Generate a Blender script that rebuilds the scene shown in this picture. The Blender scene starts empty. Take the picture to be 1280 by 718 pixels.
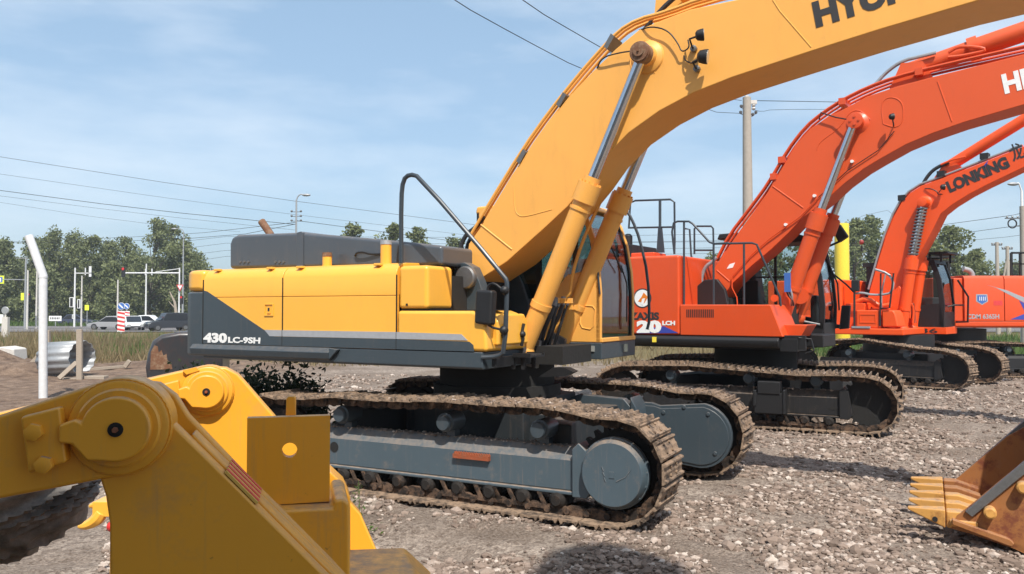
import bpy, bmesh, math, random
import numpy as np
from mathutils import Vector, Matrix
R = math.radians
random.seed(7); rng = np.random.default_rng(7)
scn = bpy.context.scene
col = scn.collection

# ------------------------------------------------------------------ camera
EYE = np.array([0, 0, 2.1]); FOC = 1000.0; PITCH = math.atan(29 / FOC)
cam = bpy.data.cameras.new('camera'); cam.lens = 28.125; cam.sensor_width = 36; cam.clip_end = 3000; cam.clip_start = 0.05
co = bpy.data.objects.new('camera', cam); col.objects.link(co)
co.location = EYE; co.rotation_euler = (R(90) + PITCH, 0, 0)
scn.camera = co

# ------------------------------------------------------------------ sky, sun, exposure
SUN_TO = Vector((0.20, -0.97, 1.38)).normalized()          # direction towards the sun
elev = math.asin(SUN_TO.z); azim = math.atan2(SUN_TO.x, SUN_TO.y)
W = bpy.data.worlds.new('World'); scn.world = W; W.use_nodes = True
nt = W.node_tree; nt.nodes.clear()
sky = nt.nodes.new('ShaderNodeTexSky'); sky.sky_type = 'NISHITA'; sky.sun_disc = False
sky.sun_elevation = elev; sky.sun_rotation = azim
sky.air_density = 1.0; sky.dust_density = 2.2; sky.ozone_density = 1.5; sky.altitude = 50
tc = nt.nodes.new('ShaderNodeTexCoord'); mp = nt.nodes.new('ShaderNodeMapping')
mp.inputs['Scale'].default_value = (1.6, 1.6, 6.0); mp.inputs['Rotation'].default_value = (0.12, 0.25, 0.3)
nz = nt.nodes.new('ShaderNodeTexNoise'); nz.inputs['Scale'].default_value = 1.7; nz.inputs['Detail'].default_value = 7; nz.inputs['Roughness'].default_value = .55
cr = nt.nodes.new('ShaderNodeValToRGB'); cr.color_ramp.elements[0].position = .42; cr.color_ramp.elements[1].position = .8
cr.color_ramp.elements[0].color = (0, 0, 0, 1); cr.color_ramp.elements[1].color = (.60, .60, .60, 1)
mx = nt.nodes.new('ShaderNodeMix'); mx.data_type = 'RGBA'
hz = nt.nodes.new('ShaderNodeMix'); hz.data_type = 'RGBA'; hz.inputs['Factor'].default_value = .36; hz.inputs['B'].default_value = (3.9, 5.9, 7.7, 1)
bg = nt.nodes.new('ShaderNodeBackground'); bg.inputs['Strength'].default_value = .125
out = nt.nodes.new('ShaderNodeOutputWorld')
L = nt.links.new
L(tc.outputs['Generated'], mp.inputs['Vector']); L(mp.outputs[0], nz.inputs['Vector']); L(nz.outputs['Fac'], cr.inputs['Fac'])
L(sky.outputs[0], hz.inputs['A'])
L(cr.outputs['Color'], mx.inputs['Factor']); L(hz.outputs['Result'], mx.inputs['A']); mx.inputs['B'].default_value = (7.0, 7.5, 8.0, 1)
L(mx.outputs['Result'], bg.inputs['Color']); L(bg.outputs[0], out.inputs['Surface'])
sl = bpy.data.lights.new('sun', 'SUN'); sl.energy = 5.0; sl.angle = R(.53); sl.color = (1, .95, .87)
so = bpy.data.objects.new('sun', sl); col.objects.link(so)
so.rotation_euler = (-SUN_TO).to_track_quat('-Z', 'Y').to_euler()
vs = scn.view_settings; vs.view_transform = 'Standard'; vs.look = 'None'; vs.gamma = 1; vs.exposure = .28
scn.cycles.max_bounces = 6; scn.cycles.transparent_max_bounces = 12

# ------------------------------------------------------------------ materials
def srgb(r, g, b):
    f = lambda c: (c / 255 / 12.92) if c / 255 <= .04045 else ((c / 255 + .055) / 1.055) ** 2.4
    return (f(r), f(g), f(b))
def newmat(name):
    m = bpy.data.materials.new(name); m.use_nodes = True; n = m.node_tree; n.nodes.clear()
    o = n.nodes.new('ShaderNodeOutputMaterial'); b = n.nodes.new('ShaderNodeBsdfPrincipled'); n.links.new(b.outputs[0], o.inputs[0])
    return m, n, b
def noise(n, scale, detail=5, rough=.6, coord='Object', sc=None):
    t = n.nodes.new('ShaderNodeTexCoord'); x = n.nodes.new('ShaderNodeTexNoise')
    x.inputs['Scale'].default_value = scale; x.inputs['Detail'].default_value = detail; x.inputs['Roughness'].default_value = rough
    if sc:
        q = n.nodes.new('ShaderNodeMapping'); q.inputs['Scale'].default_value = sc
        n.links.new(t.outputs[coord], q.inputs['Vector']); n.links.new(q.outputs[0], x.inputs['Vector'])
    else: n.links.new(t.outputs[coord], x.inputs['Vector'])
    return x.outputs['Fac']
def ramp(n, fac, p0, p1, c0=(0, 0, 0), c1=(1, 1, 1)):
    r = n.nodes.new('ShaderNodeValToRGB'); e = r.color_ramp.elements
    e[0].position = p0; e[1].position = p1; e[0].color = (*c0, 1); e[1].color = (*c1, 1); n.links.new(fac, r.inputs['Fac']); return r.outputs['Color']
def mix(n, fac, a, b, mode='MIX'):
    x = n.nodes.new('ShaderNodeMix'); x.data_type = 'RGBA'; x.blend_type = mode
    for k, v in (('Factor', fac), ('A', a), ('B', b)):
        if hasattr(v, 'node'): n.links.new(v, x.inputs[k])
        elif k == 'Factor': x.inputs[k].default_value = v
        else: x.inputs[k].default_value = (*v, 1)
    return x.outputs['Result']
def math_(n, op, a, b=None):
    x = n.nodes.new('ShaderNodeMath'); x.operation = op; x.use_clamp = op in ('MULTIPLY', 'ADD')
    for i, v in enumerate((a, b)):
        if v is None: continue
        if hasattr(v, 'node'): n.links.new(v, x.inputs[i])
        else: x.inputs[i].default_value = v
    return x.outputs[0]
def upness(n):
    g = n.nodes.new('ShaderNodeNewGeometry'); s = n.nodes.new('ShaderNodeSeparateXYZ'); n.links.new(g.outputs['Normal'], s.inputs[0]); return s.outputs['Z']
def bump(n, b, h, strength, dist=.01):
    x = n.nodes.new('ShaderNodeBump'); x.inputs['Strength'].default_value = strength; x.inputs['Distance'].default_value = dist
    n.links.new(h, x.inputs['Height']); n.links.new(x.outputs[0], b.inputs['Normal'])
DUST = srgb(150, 128, 108)
def paint(name, c, rough=.38, dust=.35, spots=.25, coat=.15, rust=0.0, var=.12, chips=.5):
    m, n, b = newmat(name)
    lo = noise(n, 1.3, 4); hi = noise(n, 14, 6, .7)
    c1 = mix(n, math_(n, 'MULTIPLY', lo, 1.0), tuple(x * (1 - var) for x in c), tuple(min(1, x * (1 + var)) for x in c))
    st = ramp(n, noise(n, 3.2, 6, .75, sc=(1.5, 1.5, .35)), .52, .8)
    c2 = mix(n, math_(n, 'MULTIPLY', st, spots), c1, tuple(x * .55 + .02 for x in c))
    up = ramp(n, upness(n), .3, .95)
    d = math_(n, 'MULTIPLY', up, math_(n, 'MULTIPLY', ramp(n, hi, .3, .62), dust))
    c3 = mix(n, d, c2, DUST)
    low = math_(n, 'MULTIPLY', ramp(n, noise(n, 5, 7, .72), .56, .74), dust * .35)
    c3 = mix(n, low, c3, DUST)
    stk = ramp(n, noise(n, 2.2, 8, .8, sc=(9, 9, .5)), .55, .82); c3 = mix(n, math_(n, 'MULTIPLY', stk, dust * .6), c3, DUST)
    if chips: c3 = mix(n, math_(n, 'MULTIPLY', ramp(n, noise(n, 26, 6, .78), .665, .69), chips), c3, srgb(96, 66, 48))
    if rust: c3 = mix(n, math_(n, 'MULTIPLY', ramp(n, noise(n, 4.5, 9, .78), .5, .62), rust), c3, srgb(112, 58, 34))
    n.links.new(c3, b.inputs['Base Color'])
    n.links.new(math_(n, 'ADD', math_(n, 'MULTIPLY', hi, .18), math_(n, 'ADD', math_(n, 'MULTIPLY', d, .5), rough - .09)), b.inputs['Roughness'])
    b.inputs['Coat Weight'].default_value = coat; b.inputs['Coat Roughness'].default_value = .2
    bump(n, b, noise(n, 3, 3), .10, .02)
    return m
def plain(name, c, rough=.6, metal=0, bmp=0, scale=20):
    m, n, b = newmat(name)
    h = noise(n, scale, 5)
    n.links.new(mix(n, h, tuple(x * .8 for x in c), tuple(min(1, x * 1.15) for x in c)), b.inputs['Base Color'])
    b.inputs['Roughness'].default_value = rough; b.inputs['Metallic'].default_value = metal
    if bmp: bump(n, b, h, bmp, .02)
    return m
def muddy(name, c, mud, amount, rough=.8, bstr=.5):
    m, n, b = newmat(name)
    oi = n.nodes.new('ShaderNodeObjectInfo')
    t = n.nodes.new('ShaderNodeTexCoord'); ad = n.nodes.new('ShaderNodeVectorMath'); ad.operation = 'ADD'
    cmb = n.nodes.new('ShaderNodeCombineXYZ'); k = math_(n, 'MULTIPLY', oi.outputs['Random'], 1.0)
    mm = n.nodes.new('ShaderNodeMath'); mm.operation = 'MULTIPLY'; mm.inputs[1].default_value = 50; n.links.new(k, mm.inputs[0])
    n.links.new(mm.outputs[0], cmb.inputs[0]); n.links.new(t.outputs['Object'], ad.inputs[0]); n.links.new(cmb.outputs[0], ad.inputs[1])
    x = n.nodes.new('ShaderNodeTexNoise'); x.inputs['Scale'].default_value = 7; x.inputs['Detail'].default_value = 9; x.inputs['Roughness'].default_value = .72
    n.links.new(ad.outputs[0], x.inputs['Vector'])
    x2 = n.nodes.new('ShaderNodeTexNoise'); x2.inputs['Scale'].default_value = 45; x2.inputs['Detail'].default_value = 4; n.links.new(ad.outputs[0], x2.inputs['Vector'])
    md = mix(n, x2.outputs['Fac'], tuple(v * .55 for v in mud), tuple(min(1, v * 1.4) for v in mud))
    f = ramp(n, x.outputs['Fac'], .62 - amount * .4, .72 - amount * .3)
    n.links.new(mix(n, f, c, md), b.inputs['Base Color']); b.inputs['Roughness'].default_value = rough
    b.inputs['Specular IOR Level'].default_value = .3
    bump(n, b, math_(n, 'ADD', math_(n, 'MULTIPLY', x.outputs['Fac'], .6), math_(n, 'MULTIPLY', x2.outputs['Fac'], .4)), bstr, .02)
    return m
M = {}
M['boom_y'] = paint('faded_yellow_paint', (.82, .395, .08), .42, .2, .30, .08, var=.07)
M['house_y'] = paint('yellow_paint', (.86, .43, .05), .34, .2, .2, .25, var=.06)
M['far_y'] = M['boom_y']
M['slate'] = paint('slate_paint', (.040, .056, .068), .42, .3, .2, .15)
M['slate2'] = paint('dusty_slate_paint', (.066, .095, .115), .45, .9, .35, .1)
M['hood'] = paint('dark_hood_paint', (.062, .074, .090), .36, .35, .2, .3)
M['silver'] = plain('silver_decal', (.33, .34, .36), .4)
M['white'] = plain('white_print', (.78, .78, .76), .5)
M['black_print'] = plain('black_print', (.03, .028, .028), .5)
M['blue_print'] = plain('blue_print', (.04, .06, .33), .4)
M['black'] = plain('black_metal', (.010, .010, .011), .55, 0, .1)
M['track_black'] = paint('dusty_black_paint', (.009, .009, .010), .6, .5, .2, 0)
M['rail'] = plain('dark_rail_paint', (.035, .045, .055), .38)
M['rubber'] = plain('hose_rubber', (.022, .022, .024), .55, 0, .2, 40)
M['dark'] = plain('grimy_shaded_machinery', (.012, .011, .010), .85, 0, .3, 10)  # near-black grime tone; on the sprockets it paints in track shade
M['chrome'] = plain('chrome', (.62, .63, .66), .13, 1)
M['steel'] = plain('grey_steel', (.18, .18, .18), .45, .6, .2, 30)
M['galv'] = plain('galvanised_steel', (.33, .34, .35), .5, .3, .2, 12)
M['mud'] = muddy('muddy_track_steel', (.04, .032, .027), srgb(142, 120, 100), .60)
M['slate_shaded'] = paint('shaded_slate_paint', (.018, .023, .027), .6, .4, .3, 0)  # slate darkened to paint in the shade below the upper structure
M['mud_dark'] = muddy('shaded_track_steel', (.018, .015, .013), srgb(84, 66, 54), .15)  # roller and idler steel darkened to imitate shade inside the tracks
M['link'] = muddy('rusty_link_steel', (.022, .017, .014), srgb(104, 82, 66), .45)
M['rust'] = muddy('red_rust', (.30, .075, .03), (.22, .09, .05), .3)
M['orange2'] = paint('orange_red_paint', (.62, .070, .012), .42, .2, .2, .08, var=.08)
M['orange2b'] = paint('faded_orange_red_paint', (.64, .082, .014), .5, .1, .15, 0, var=.05)
M['orange3'] = paint('bright_orange_paint', (.78, .078, .005), .5, .2, .15, .04, var=.07)
M['orange4'] = paint('darkened_orange_paint', (.60, .060, .005), .5, .2, .15, .04, var=.07)  # darker copy of the bright orange, offsetting the direct sun on this machine
M['bucket'] = paint('worn_bucket_paint', (.30, .115, .03), .7, .5, .5, 0, rust=1.0)
M['tooth'] = paint('tooth_paint', (.60, .30, .07), .6, .8, .4, 0, rust=.5)
M['loader'] = paint('ochre_paint', (.84, .385, .030), .36, .85, .10, .15, var=.04)
M['rust_brown'] = muddy('brown_rust', (.16, .075, .04), (.25, .16, .10), .4, .7, .3)
M['cover'] = muddy('crumpled_black_canvas', (.12, .11, .10), (.22, .20, .18), .5, .55, .2)
M['loader_hi'] = M['loader']
M['amber'] = plain('amber_lens', (.7, .2, .02), .3)
M['red'] = plain('red_lens', (.6, .03, .03), .3)
M['beacon'] = plain('dull_red_lens', (.28, .035, .03), .5)
M['lamp_face'] = plain('lamp_lens', (.55, .56, .52), .15, .5)
M['concrete'] = plain('weathered_concrete', (.36, .32, .27), .85, 0, .4, 8)
M['concrete2'] = plain('pale_concrete', (.55, .52, .48), .85, 0, .4, 8)
M['wood'] = plain('bleached_wood', (.34, .28, .22), .8, 0, .4, 25)
M['bark'] = plain('bark', (.10, .085, .07), .9, 0, .5, 6)
M['postwhite'] = plain('white_post_paint', (.66, .66, .66), .55, 0, .2, 10)
M['yellowpost'] = plain('bright_yellow_paint', (.85, .66, .06), .45)
M['carwhite'] = plain('white_car_paint', (.72, .73, .74), .3)
M['cardark'] = plain('dark_car_paint', (.03, .034, .042), .25)
M['carblue'] = plain('blue_car_paint', (.05, .06, .10), .25)
M['cargrey'] = plain('grey_car_paint', (.30, .30, .31), .3)
M['carglass'] = plain('car_glass', (.02, .024, .03), .08)
M['tyre'] = plain('tyre_rubber', (.02, .02, .021), .8, 0, .3, 20)
M['signblue'] = plain('blue_sign_face', (.05, .14, .42), .4)
M['signred'] = plain('red_sign_face', (.62, .05, .05), .4)
M['signyellow'] = plain('fluorescent_sign_face', (.75, .85, .05), .4)
M['signyellow2'] = plain('yellow_decal', (.72, .46, .10), .4)
M['wall'] = plain('pale_render', (.5, .48, .44), .9, 0, .2, 4)
def glass_mat(name, tint, clear):
    m = bpy.data.materials.new(name); m.use_nodes = True; n = m.node_tree; n.nodes.clear()
    o = n.nodes.new('ShaderNodeOutputMaterial'); a = n.nodes.new('ShaderNodeBsdfTransparent'); a.inputs[0].default_value = (*tint, 1)
    g = n.nodes.new('ShaderNodeBsdfGlossy'); g.inputs['Roughness'].default_value = .03; g.inputs['Color'].default_value = (.9, .95, 1, 1)
    f = n.nodes.new('ShaderNodeLayerWeight'); f.inputs['Blend'].default_value = .5
    pw = n.nodes.new('ShaderNodeMath'); pw.operation = 'POWER'; pw.inputs[1].default_value = 4; n.links.new(f.outputs['Facing'], pw.inputs[0])
    ml = n.nodes.new('ShaderNodeMath'); ml.operation = 'MULTIPLY'; ml.inputs[1].default_value = .6; n.links.new(pw.outputs[0], ml.inputs[0])
    ad = n.nodes.new('ShaderNodeMath'); ad.operation = 'ADD'; ad.inputs[1].default_value = clear + .02; n.links.new(ml.outputs[0], ad.inputs[0])
    x = n.nodes.new('ShaderNodeMixShader'); n.links.new(ad.outputs[0], x.inputs[0]); n.links.new(a.outputs[0], x.inputs[1]); n.links.new(g.outputs[0], x.inputs[2]); n.links.new(x.outputs[0], o.inputs[0])
    return m
M['glass'] = glass_mat('cab_glass', (.68, .74, .73), .03)
M['glass_dark'] = glass_mat('tinted_side_glass', (.50, .60, .58), .04)
M['glass_clear'] = glass_mat('clear_cab_glass', (.88, .92, .92), .01)
def leaf_mat(name, a, b_):
    m, n, b = newmat(name)
    g = n.nodes.new('ShaderNodeNewGeometry')
    ri = ramp(n, g.outputs['Random Per Island'], 0, 1, a, b_)
    n.links.new(mix(n, noise(n, .35, 3), ri, tuple(x * .75 for x in a)), b.inputs['Base Color'])
    b.inputs['Roughness'].default_value = .6; b.inputs['Specular IOR Level'].default_value = .25
    tr = n.nodes.new('ShaderNodeBsdfTranslucent'); n.links.new(ri, tr.inputs[0]); x = n.nodes.new('ShaderNodeMixShader'); x.inputs[0].default_value = .25
    n.links.new(b.outputs[0], x.inputs[1]); n.links.new(tr.outputs[0], x.inputs[2]); n.links.new(x.outputs[0], n.nodes['Material Output'].inputs[0])
    return m
M['leaf'] = leaf_mat('tree_leaves', (.13, .155, .065), (.30, .32, .15))
M['leaf2'] = leaf_mat('pale_tree_leaves', (.13, .155, .06), (.28, .30, .13))
M['leafdark'] = leaf_mat('shaded_bush_leaves', (.018, .03, .012), (.045, .065, .024))  # leaf green darkened to deepen the shade below the excavator
M['grass_dry'] = leaf_mat('dry_weeds', (.20, .15, .08), (.33, .26, .14))
M['grass_green'] = leaf_mat('green_weeds', (.07, .13, .03), (.16, .23, .06))

hm = bpy.data.materials.new('haze_air'); hm.use_nodes = True; hn = hm.node_tree; hn.nodes.clear(); ho = hn.nodes.new('ShaderNodeOutputMaterial'); hp_ = hn.nodes.new('ShaderNodeVolumePrincipled')
hp_.inputs['Color'].default_value = (.86, .91, 1, 1); hp_.inputs['Density'].default_value = .0006; hp_.inputs['Anisotropy'].default_value = .2; hn.links.new(hp_.outputs[0], ho.inputs['Volume']); M['haze_air'] = hm
# ------------------------------------------------------------------ geometry helpers
class MB:
    def __init__(s): s.v = []; s.f = []; s.m = []
    def add(s, v, f, m=0):
        k = len(s.v); s.v += [tuple(p) for p in v]; s.f += [tuple(i + k for i in q) for q in f]; s.m += [m] * len(f); return s
    def ext(s, pts, d, m=0):                                  # extrude a closed 3-D polygon by vector d
        n = len(pts); d = np.array(d, float); a = [np.array(p, float) for p in pts]
        return s.add(a + [p + d for p in a], [tuple(range(n))[::-1], tuple(range(n, 2 * n))] + [(i, (i + 1) % n, n + (i + 1) % n, n + i) for i in range(n)], m)
    def prism(s, pts, y0, y1, m=0): return s.ext([(x, y0, z) for x, z in pts], (0, y1 - y0, 0), m)
    def prismx(s, pts, x0, x1, m=0): return s.ext([(x0, y, z) for y, z in pts], (x1 - x0, 0, 0), m)
    def prismz(s, pts, z0, z1, m=0): return s.ext([(x, y, z0) for x, y in pts], (0, 0, z1 - z0), m)
    def box(s, x0, x1, y0, y1, z0, z1, m=0): return s.ext([(x0, y0, z0), (x1, y0, z0), (x1, y1, z0), (x0, y1, z0)], (0, 0, z1 - z0), m)
    def cyl(s, p0, p1, r0, r1=None, n=16, m=0, caps=True):
        r1 = r0 if r1 is None else r1; p0 = Vector(p0); p1 = Vector(p1); d = (p1 - p0).normalized()
        u = d.orthogonal().normalized(); w = d.cross(u)
        v = [p0 + (u * math.cos(2 * math.pi * i / n) + w * math.sin(2 * math.pi * i / n)) * r0 for i in range(n)] + \
            [p1 + (u * math.cos(2 * math.pi * i / n) + w * math.sin(2 * math.pi * i / n)) * r1 for i in range(n)]
        f = [(i, (i + 1) % n, n + (i + 1) % n, n + i) for i in range(n)]
        if caps: f += [tuple(range(n))[::-1], tuple(range(n, 2 * n))]
        return s.add(v, f, m)
    def lathe(s, p0, axis, prof, n=24, m=0):                  # prof = [(distance along the axis, radius)...]
        p0 = Vector(p0); d = Vector(axis).normalized(); u = d.orthogonal().normalized(); w = d.cross(u); v = []; f = []
        for t, r in prof: v += [p0 + d * t + (u * math.cos(2 * math.pi * i / n) + w * math.sin(2 * math.pi * i / n)) * max(r, 1e-4) for i in range(n)]
        for k in range(len(prof) - 1): f += [(k * n + i, k * n + (i + 1) % n, (k + 1) * n + (i + 1) % n, (k + 1) * n + i) for i in range(n)]
        f += [tuple(range(n))[::-1], tuple(range((len(prof) - 1) * n, len(prof) * n))]
        return s.add(v, f, m)
    def tube(s, pts, r, n=8, m=0, smooth=0):
        P = [Vector(p) for p in pts]
        for _ in range(smooth):
            Q = [P[0]]
            for a, b in zip(P[:-1], P[1:]): Q += [a * .75 + b * .25, a * .25 + b * .75]
            P = Q + [P[-1]]
        up = Vector((0.13, .27, .95)).normalized(); v = []; f = []; N = len(P)
        if isinstance(r, (list, tuple)): r = list(np.interp(np.linspace(0, 1, N), np.linspace(0, 1, len(r)), r))
        T = [(P[min(i + 1, N - 1)] - P[max(i - 1, 0)]).normalized() for i in range(N)]
        u = T[0].cross(up).normalized()
        for i in range(N):
            u = (u - T[i] * u.dot(T[i])).normalized(); w = T[i].cross(u); rr = r[i] if isinstance(r, (list, tuple)) else r
            v += [P[i] + (u * math.cos(2 * math.pi * k / n) + w * math.sin(2 * math.pi * k / n)) * rr for k in range(n)]
        for i in range(N - 1): f += [(i * n + k, i * n + (k + 1) % n, (i + 1) * n + (k + 1) % n, (i + 1) * n + k) for k in range(n)]
        f += [tuple(range(n))[::-1], tuple(range((N - 1) * n, N * n))]
        return s.add(v, f, m)
    def ball(s, c, r, n=12, k=8, m=0, sc=(1, 1, 1)):
        prof = [(-r * math.cos(math.pi * i / k), r * math.sin(math.pi * i / k)) for i in range(k + 1)]
        a = len(s.v); s.lathe((0, 0, 0), (0, 0, 1), prof, n, m)
        for i in range(a, len(s.v)): p = s.v[i]; s.v[i] = (p[0] * sc[0] + c[0], p[1] * sc[1] + c[1], p[2] * sc[2] + c[2])
        return s
    def mesh(s, name, mats, smooth=34, recalc=True):
        me = bpy.data.meshes.new(name); me.from_pydata(s.v, [], s.f); me.polygons.foreach_set('material_index', s.m)
        if recalc:
            bm = bmesh.new(); bm.from_mesh(me); bmesh.ops.recalc_face_normals(bm, faces=bm.faces); bm.to_mesh(me); bm.free()
        me.polygons.foreach_set('use_smooth', [True] * len(me.polygons)); me.set_sharp_from_angle(angle=R(smooth))
        for k in (mats if isinstance(mats, (list, tuple)) else [mats]): me.materials.append(M[k] if isinstance(k, str) else k)
        return me
    def build(s, name, mats, parent=None, rz=0, bevel=0, label=None, loc=None, kind=None, seg=2, smooth=34, recalc=True):
        return link(name, s.mesh(name, mats, smooth, recalc), parent, rz, bevel, label, loc, kind, seg)
def link(name, me, parent=None, rz=0, bevel=0, label=None, loc=None, kind=None, seg=2):
    o = bpy.data.objects.new(name, me); col.objects.link(o)
    if parent is not None: o.parent = parent
    o.rotation_euler.z = rz
    if loc: o.location = loc
    if bevel:
        b = o.modifiers.new('bevel', 'BEVEL'); b.width = bevel; b.segments = seg; b.limit_method = 'ANGLE'; b.angle_limit = R(40); b.harden_normals = True
    if label: o['label'] = label
    if kind: o['kind'] = kind
    return o
def thing(name, label, cat, loc=(0, 0, 0), rz=0, group=None):
    o = bpy.data.objects.new(name, None); col.objects.link(o); o.location = loc; o.rotation_euler = (0, 0, rz)
    o['label'] = label; o['category'] = cat
    if group: o['group'] = group
    return o
def tag(o, label, cat, group=None):
    o['label'] = label; o['category'] = cat
    if group: o['group'] = group
    return o
def ray(u, v):
    a = (u - 640) / FOC; b = (359 - v) / FOC
    return np.array([a, math.cos(PITCH) - b * math.sin(PITCH), math.sin(PITCH) + b * math.cos(PITCH)])
def at(u, v, Y):                                              # a point of the place at distance Y
    r = ray(u, v); return Vector(EYE + r * (Y / r[1]))
def gnd(u, v, z=0):
    r = ray(u, v); return Vector(EYE + r * ((z - EYE[2]) / r[2]))
class Frame:                                                  # a machine's own upright axes: x forward, y left, z up
    def __init__(s, x, y, deg):
        s.O = np.array([x, y, 0.]); t = R(deg); s.deg = deg; s.F = np.array([math.cos(t), math.sin(t), 0]); s.L = np.array([-math.sin(t), math.cos(t), 0])
    def p(s, u, v, y):
        r = ray(u, v); t = (y - (EYE - s.O) @ s.L) / (r @ s.L); q = EYE + t * r - s.O; return (float(q @ s.F), float(q[2]))
    def P(s, pts, y): return [s.p(u, v, y) for u, v in pts]
    def p3(s, u, v, y): a = s.p(u, v, y); return (a[0], y, a[1])
    def P3(s, pts, y=None): return [s.p3(q[0], q[1], q[2] if len(q) > 2 else y) for q in pts]
    def fx(s, u, v, x):
        r = ray(u, v); t = (x - (EYE - s.O) @ s.F) / (r @ s.F); q = EYE + t * r - s.O; return (x, float(q @ s.L), float(q[2]))
def lettering(text, p0, p1, height, y, mat, parent, rz=0, thick=.004, bold=.0, name='lettering', outline=None, shear=0, gap=1.0):
    """raised print on a plane y = const that faces -y: from p0 to p1 = (x, z) of the baseline"""
    cu = bpy.data.curves.new(name, 'FONT'); cu.body = text; cu.offset = bold; cu.extrude = .01; cu.shear = shear; cu.space_character = gap; cu.resolution_u = 3
    o = bpy.data.objects.new(name, cu); col.objects.link(o); dg = bpy.context.evaluated_depsgraph_get()
    me = bpy.data.meshes.new_from_object(o.evaluated_get(dg)); bpy.data.objects.remove(o)
    if not len(me.vertices): return None
    X = np.zeros(len(me.vertices) * 3); me.vertices.foreach_get('co', X); X = X.reshape(-1, 3)
    w = X[:, 0].max() - X[:, 0].min(); X[:, 0] -= X[:, 0].min(); h = .7
    d = np.array([p1[0] - p0[0], p1[1] - p0[1]]); Ln = np.linalg.norm(d); d /= Ln; n = np.array([-d[1], d[0]])
    sx = Ln / w; sy = height / h; Q = np.zeros_like(X)
    Q[:, 0] = p0[0] + X[:, 0] * sx * d[0] + X[:, 1] * sy * n[0]; Q[:, 2] = p0[1] + X[:, 0] * sx * d[1] + X[:, 1] * sy * n[1]
    Q[:, 1] = y - (X[:, 2] + .01) / .02 * thick
    me.vertices.foreach_set('co', Q.ravel()); me.materials.clear(); me.materials.append(M[mat]); me.name = name
    return link(name, me, parent, rz)

# ------------------------------------------------------------------ ground and terrain
def vnoise(x, y, s, seed):
    r = np.random.default_rng(seed); g = r.random((64, 64)); X = x / s; Y = y / s; xi = np.floor(X).astype(int); yi = np.floor(Y).astype(int); fx = X - xi; fy = Y - yi
    fx = fx * fx * (3 - 2 * fx); fy = fy * fy * (3 - 2 * fy); a = g[xi % 64, yi % 64]; b = g[(xi + 1) % 64, yi % 64]; c = g[xi % 64, (yi + 1) % 64]; d = g[(xi + 1) % 64, (yi + 1) % 64]
    return (a * (1 - fx) + b * fx) * (1 - fy) + (c * (1 - fx) + d * fx) * fy - .5
def height(x, y):
    h = vnoise(x, y, 1.6, 1) * .07 + vnoise(x, y, .5, 2) * .05 + vnoise(x, y, .21, 3) * .035
    for a_, o_, d_ in ((-27.5, -3.1, .05), (-27.5, -5.6, .04), (12, 9.5, .03)):
        t_ = R(a_); q_ = -np.sin(t_) * x + np.cos(t_) * (y - 10.09) - o_ + .25 * vnoise(x, y, 3.5, 12); h = h - d_ * np.exp(-(q_ / .28) ** 2) + d_ * .5 * np.exp(-((np.abs(q_) - .5) / .18) ** 2)
    near = np.clip((60 - y) / 30, 0, 1); h = h * near
    for mxx, myy, r, a in ((-13.4, 29.5, 1.6, .16), (-10.4, 27.5, 1.2, .12), (-18.3, 27.5, 2.0, .5), (-16.6, 26.0, 1.3, .3), (-20.8, 29, 2.4, .55), (-15.2, 27.4, .9, .22), (-11.5, 30, 3.2, .14)):
        h = h + a * np.exp(-((x - mxx) ** 2 + (y - myy) ** 2) / r ** 2) * (1 + vnoise(x, y, .45, 5) * .9 + vnoise(x, y, .2, 6) * .5)
    return h - .01
def axis(lo, hi, step, far_lo, far_hi, g=1.16):
    a = list(np.arange(lo, hi, step)); s = step; p = lo; pre = []
    while p > far_lo: s *= g; p -= s; pre.append(p)
    s = step; p = a[-1]; post = []
    while p < far_hi: s *= g; p += s; post.append(p)
    return np.array(pre[::-1] + a + post)
xs = axis(-9, 13, .085, -1500, 1500, 1.035 if False else 1.07); ys = axis(5, 22, .085, -300, 2500, 1.03)
GX, GY = np.meshgrid(xs, ys); GZ = height(GX, GY); nx, ny = len(xs), len(ys)
V = np.stack([GX.ravel(), GY.ravel(), GZ.ravel()], 1)
i = np.arange(nx * ny).reshape(ny, nx); Fq = np.stack([i[:-1, :-1].ravel(), i[:-1, 1:].ravel(), i[1:, 1:].ravel(), i[1:, :-1].ravel()], 1)
def np_mesh(name, V, F, mat, smooth=True):
    k = F.shape[1]; me = bpy.data.meshes.new(name); me.vertices.add(len(V)); me.vertices.foreach_set('co', np.ascontiguousarray(V, dtype=np.float32).ravel())
    me.loops.add(F.size); me.loops.foreach_set('vertex_index', np.ascontiguousarray(F, dtype=np.int32).ravel())
    me.polygons.add(len(F)); me.polygons.foreach_set('loop_start', np.arange(0, F.size, k, dtype=np.int32)); me.polygons.foreach_set('loop_total', np.full(len(F), k, dtype=np.int32))
    me.polygons.foreach_set('use_smooth', np.full(len(F), smooth)); me.update(calc_edges=True); me.materials.append(M[mat] if isinstance(mat, str) else mat); return me
m, n, b = newmat('gravel_ground')
t = n.nodes.new('ShaderNodeTexCoord'); vo = n.nodes.new('ShaderNodeTexVoronoi'); vo.inputs['Scale'].default_value = 24; n.links.new(t.outputs['Object'], vo.inputs['Vector'])
vo2 = n.nodes.new('ShaderNodeTexVoronoi'); vo2.inputs['Scale'].default_value = 60; n.links.new(t.outputs['Object'], vo2.inputs['Vector'])
big = noise(n, .55, 5, .6); mid = noise(n, 2.6, 6, .65); fin = noise(n, 70, 5, .7)
dirt = mix(n, mid, srgb(70, 58, 49), srgb(144, 127, 111)); grav = mix(n, ramp(n, vo.outputs['Color'], .2, .85), srgb(104, 91, 82), srgb(204, 189, 174))
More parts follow.
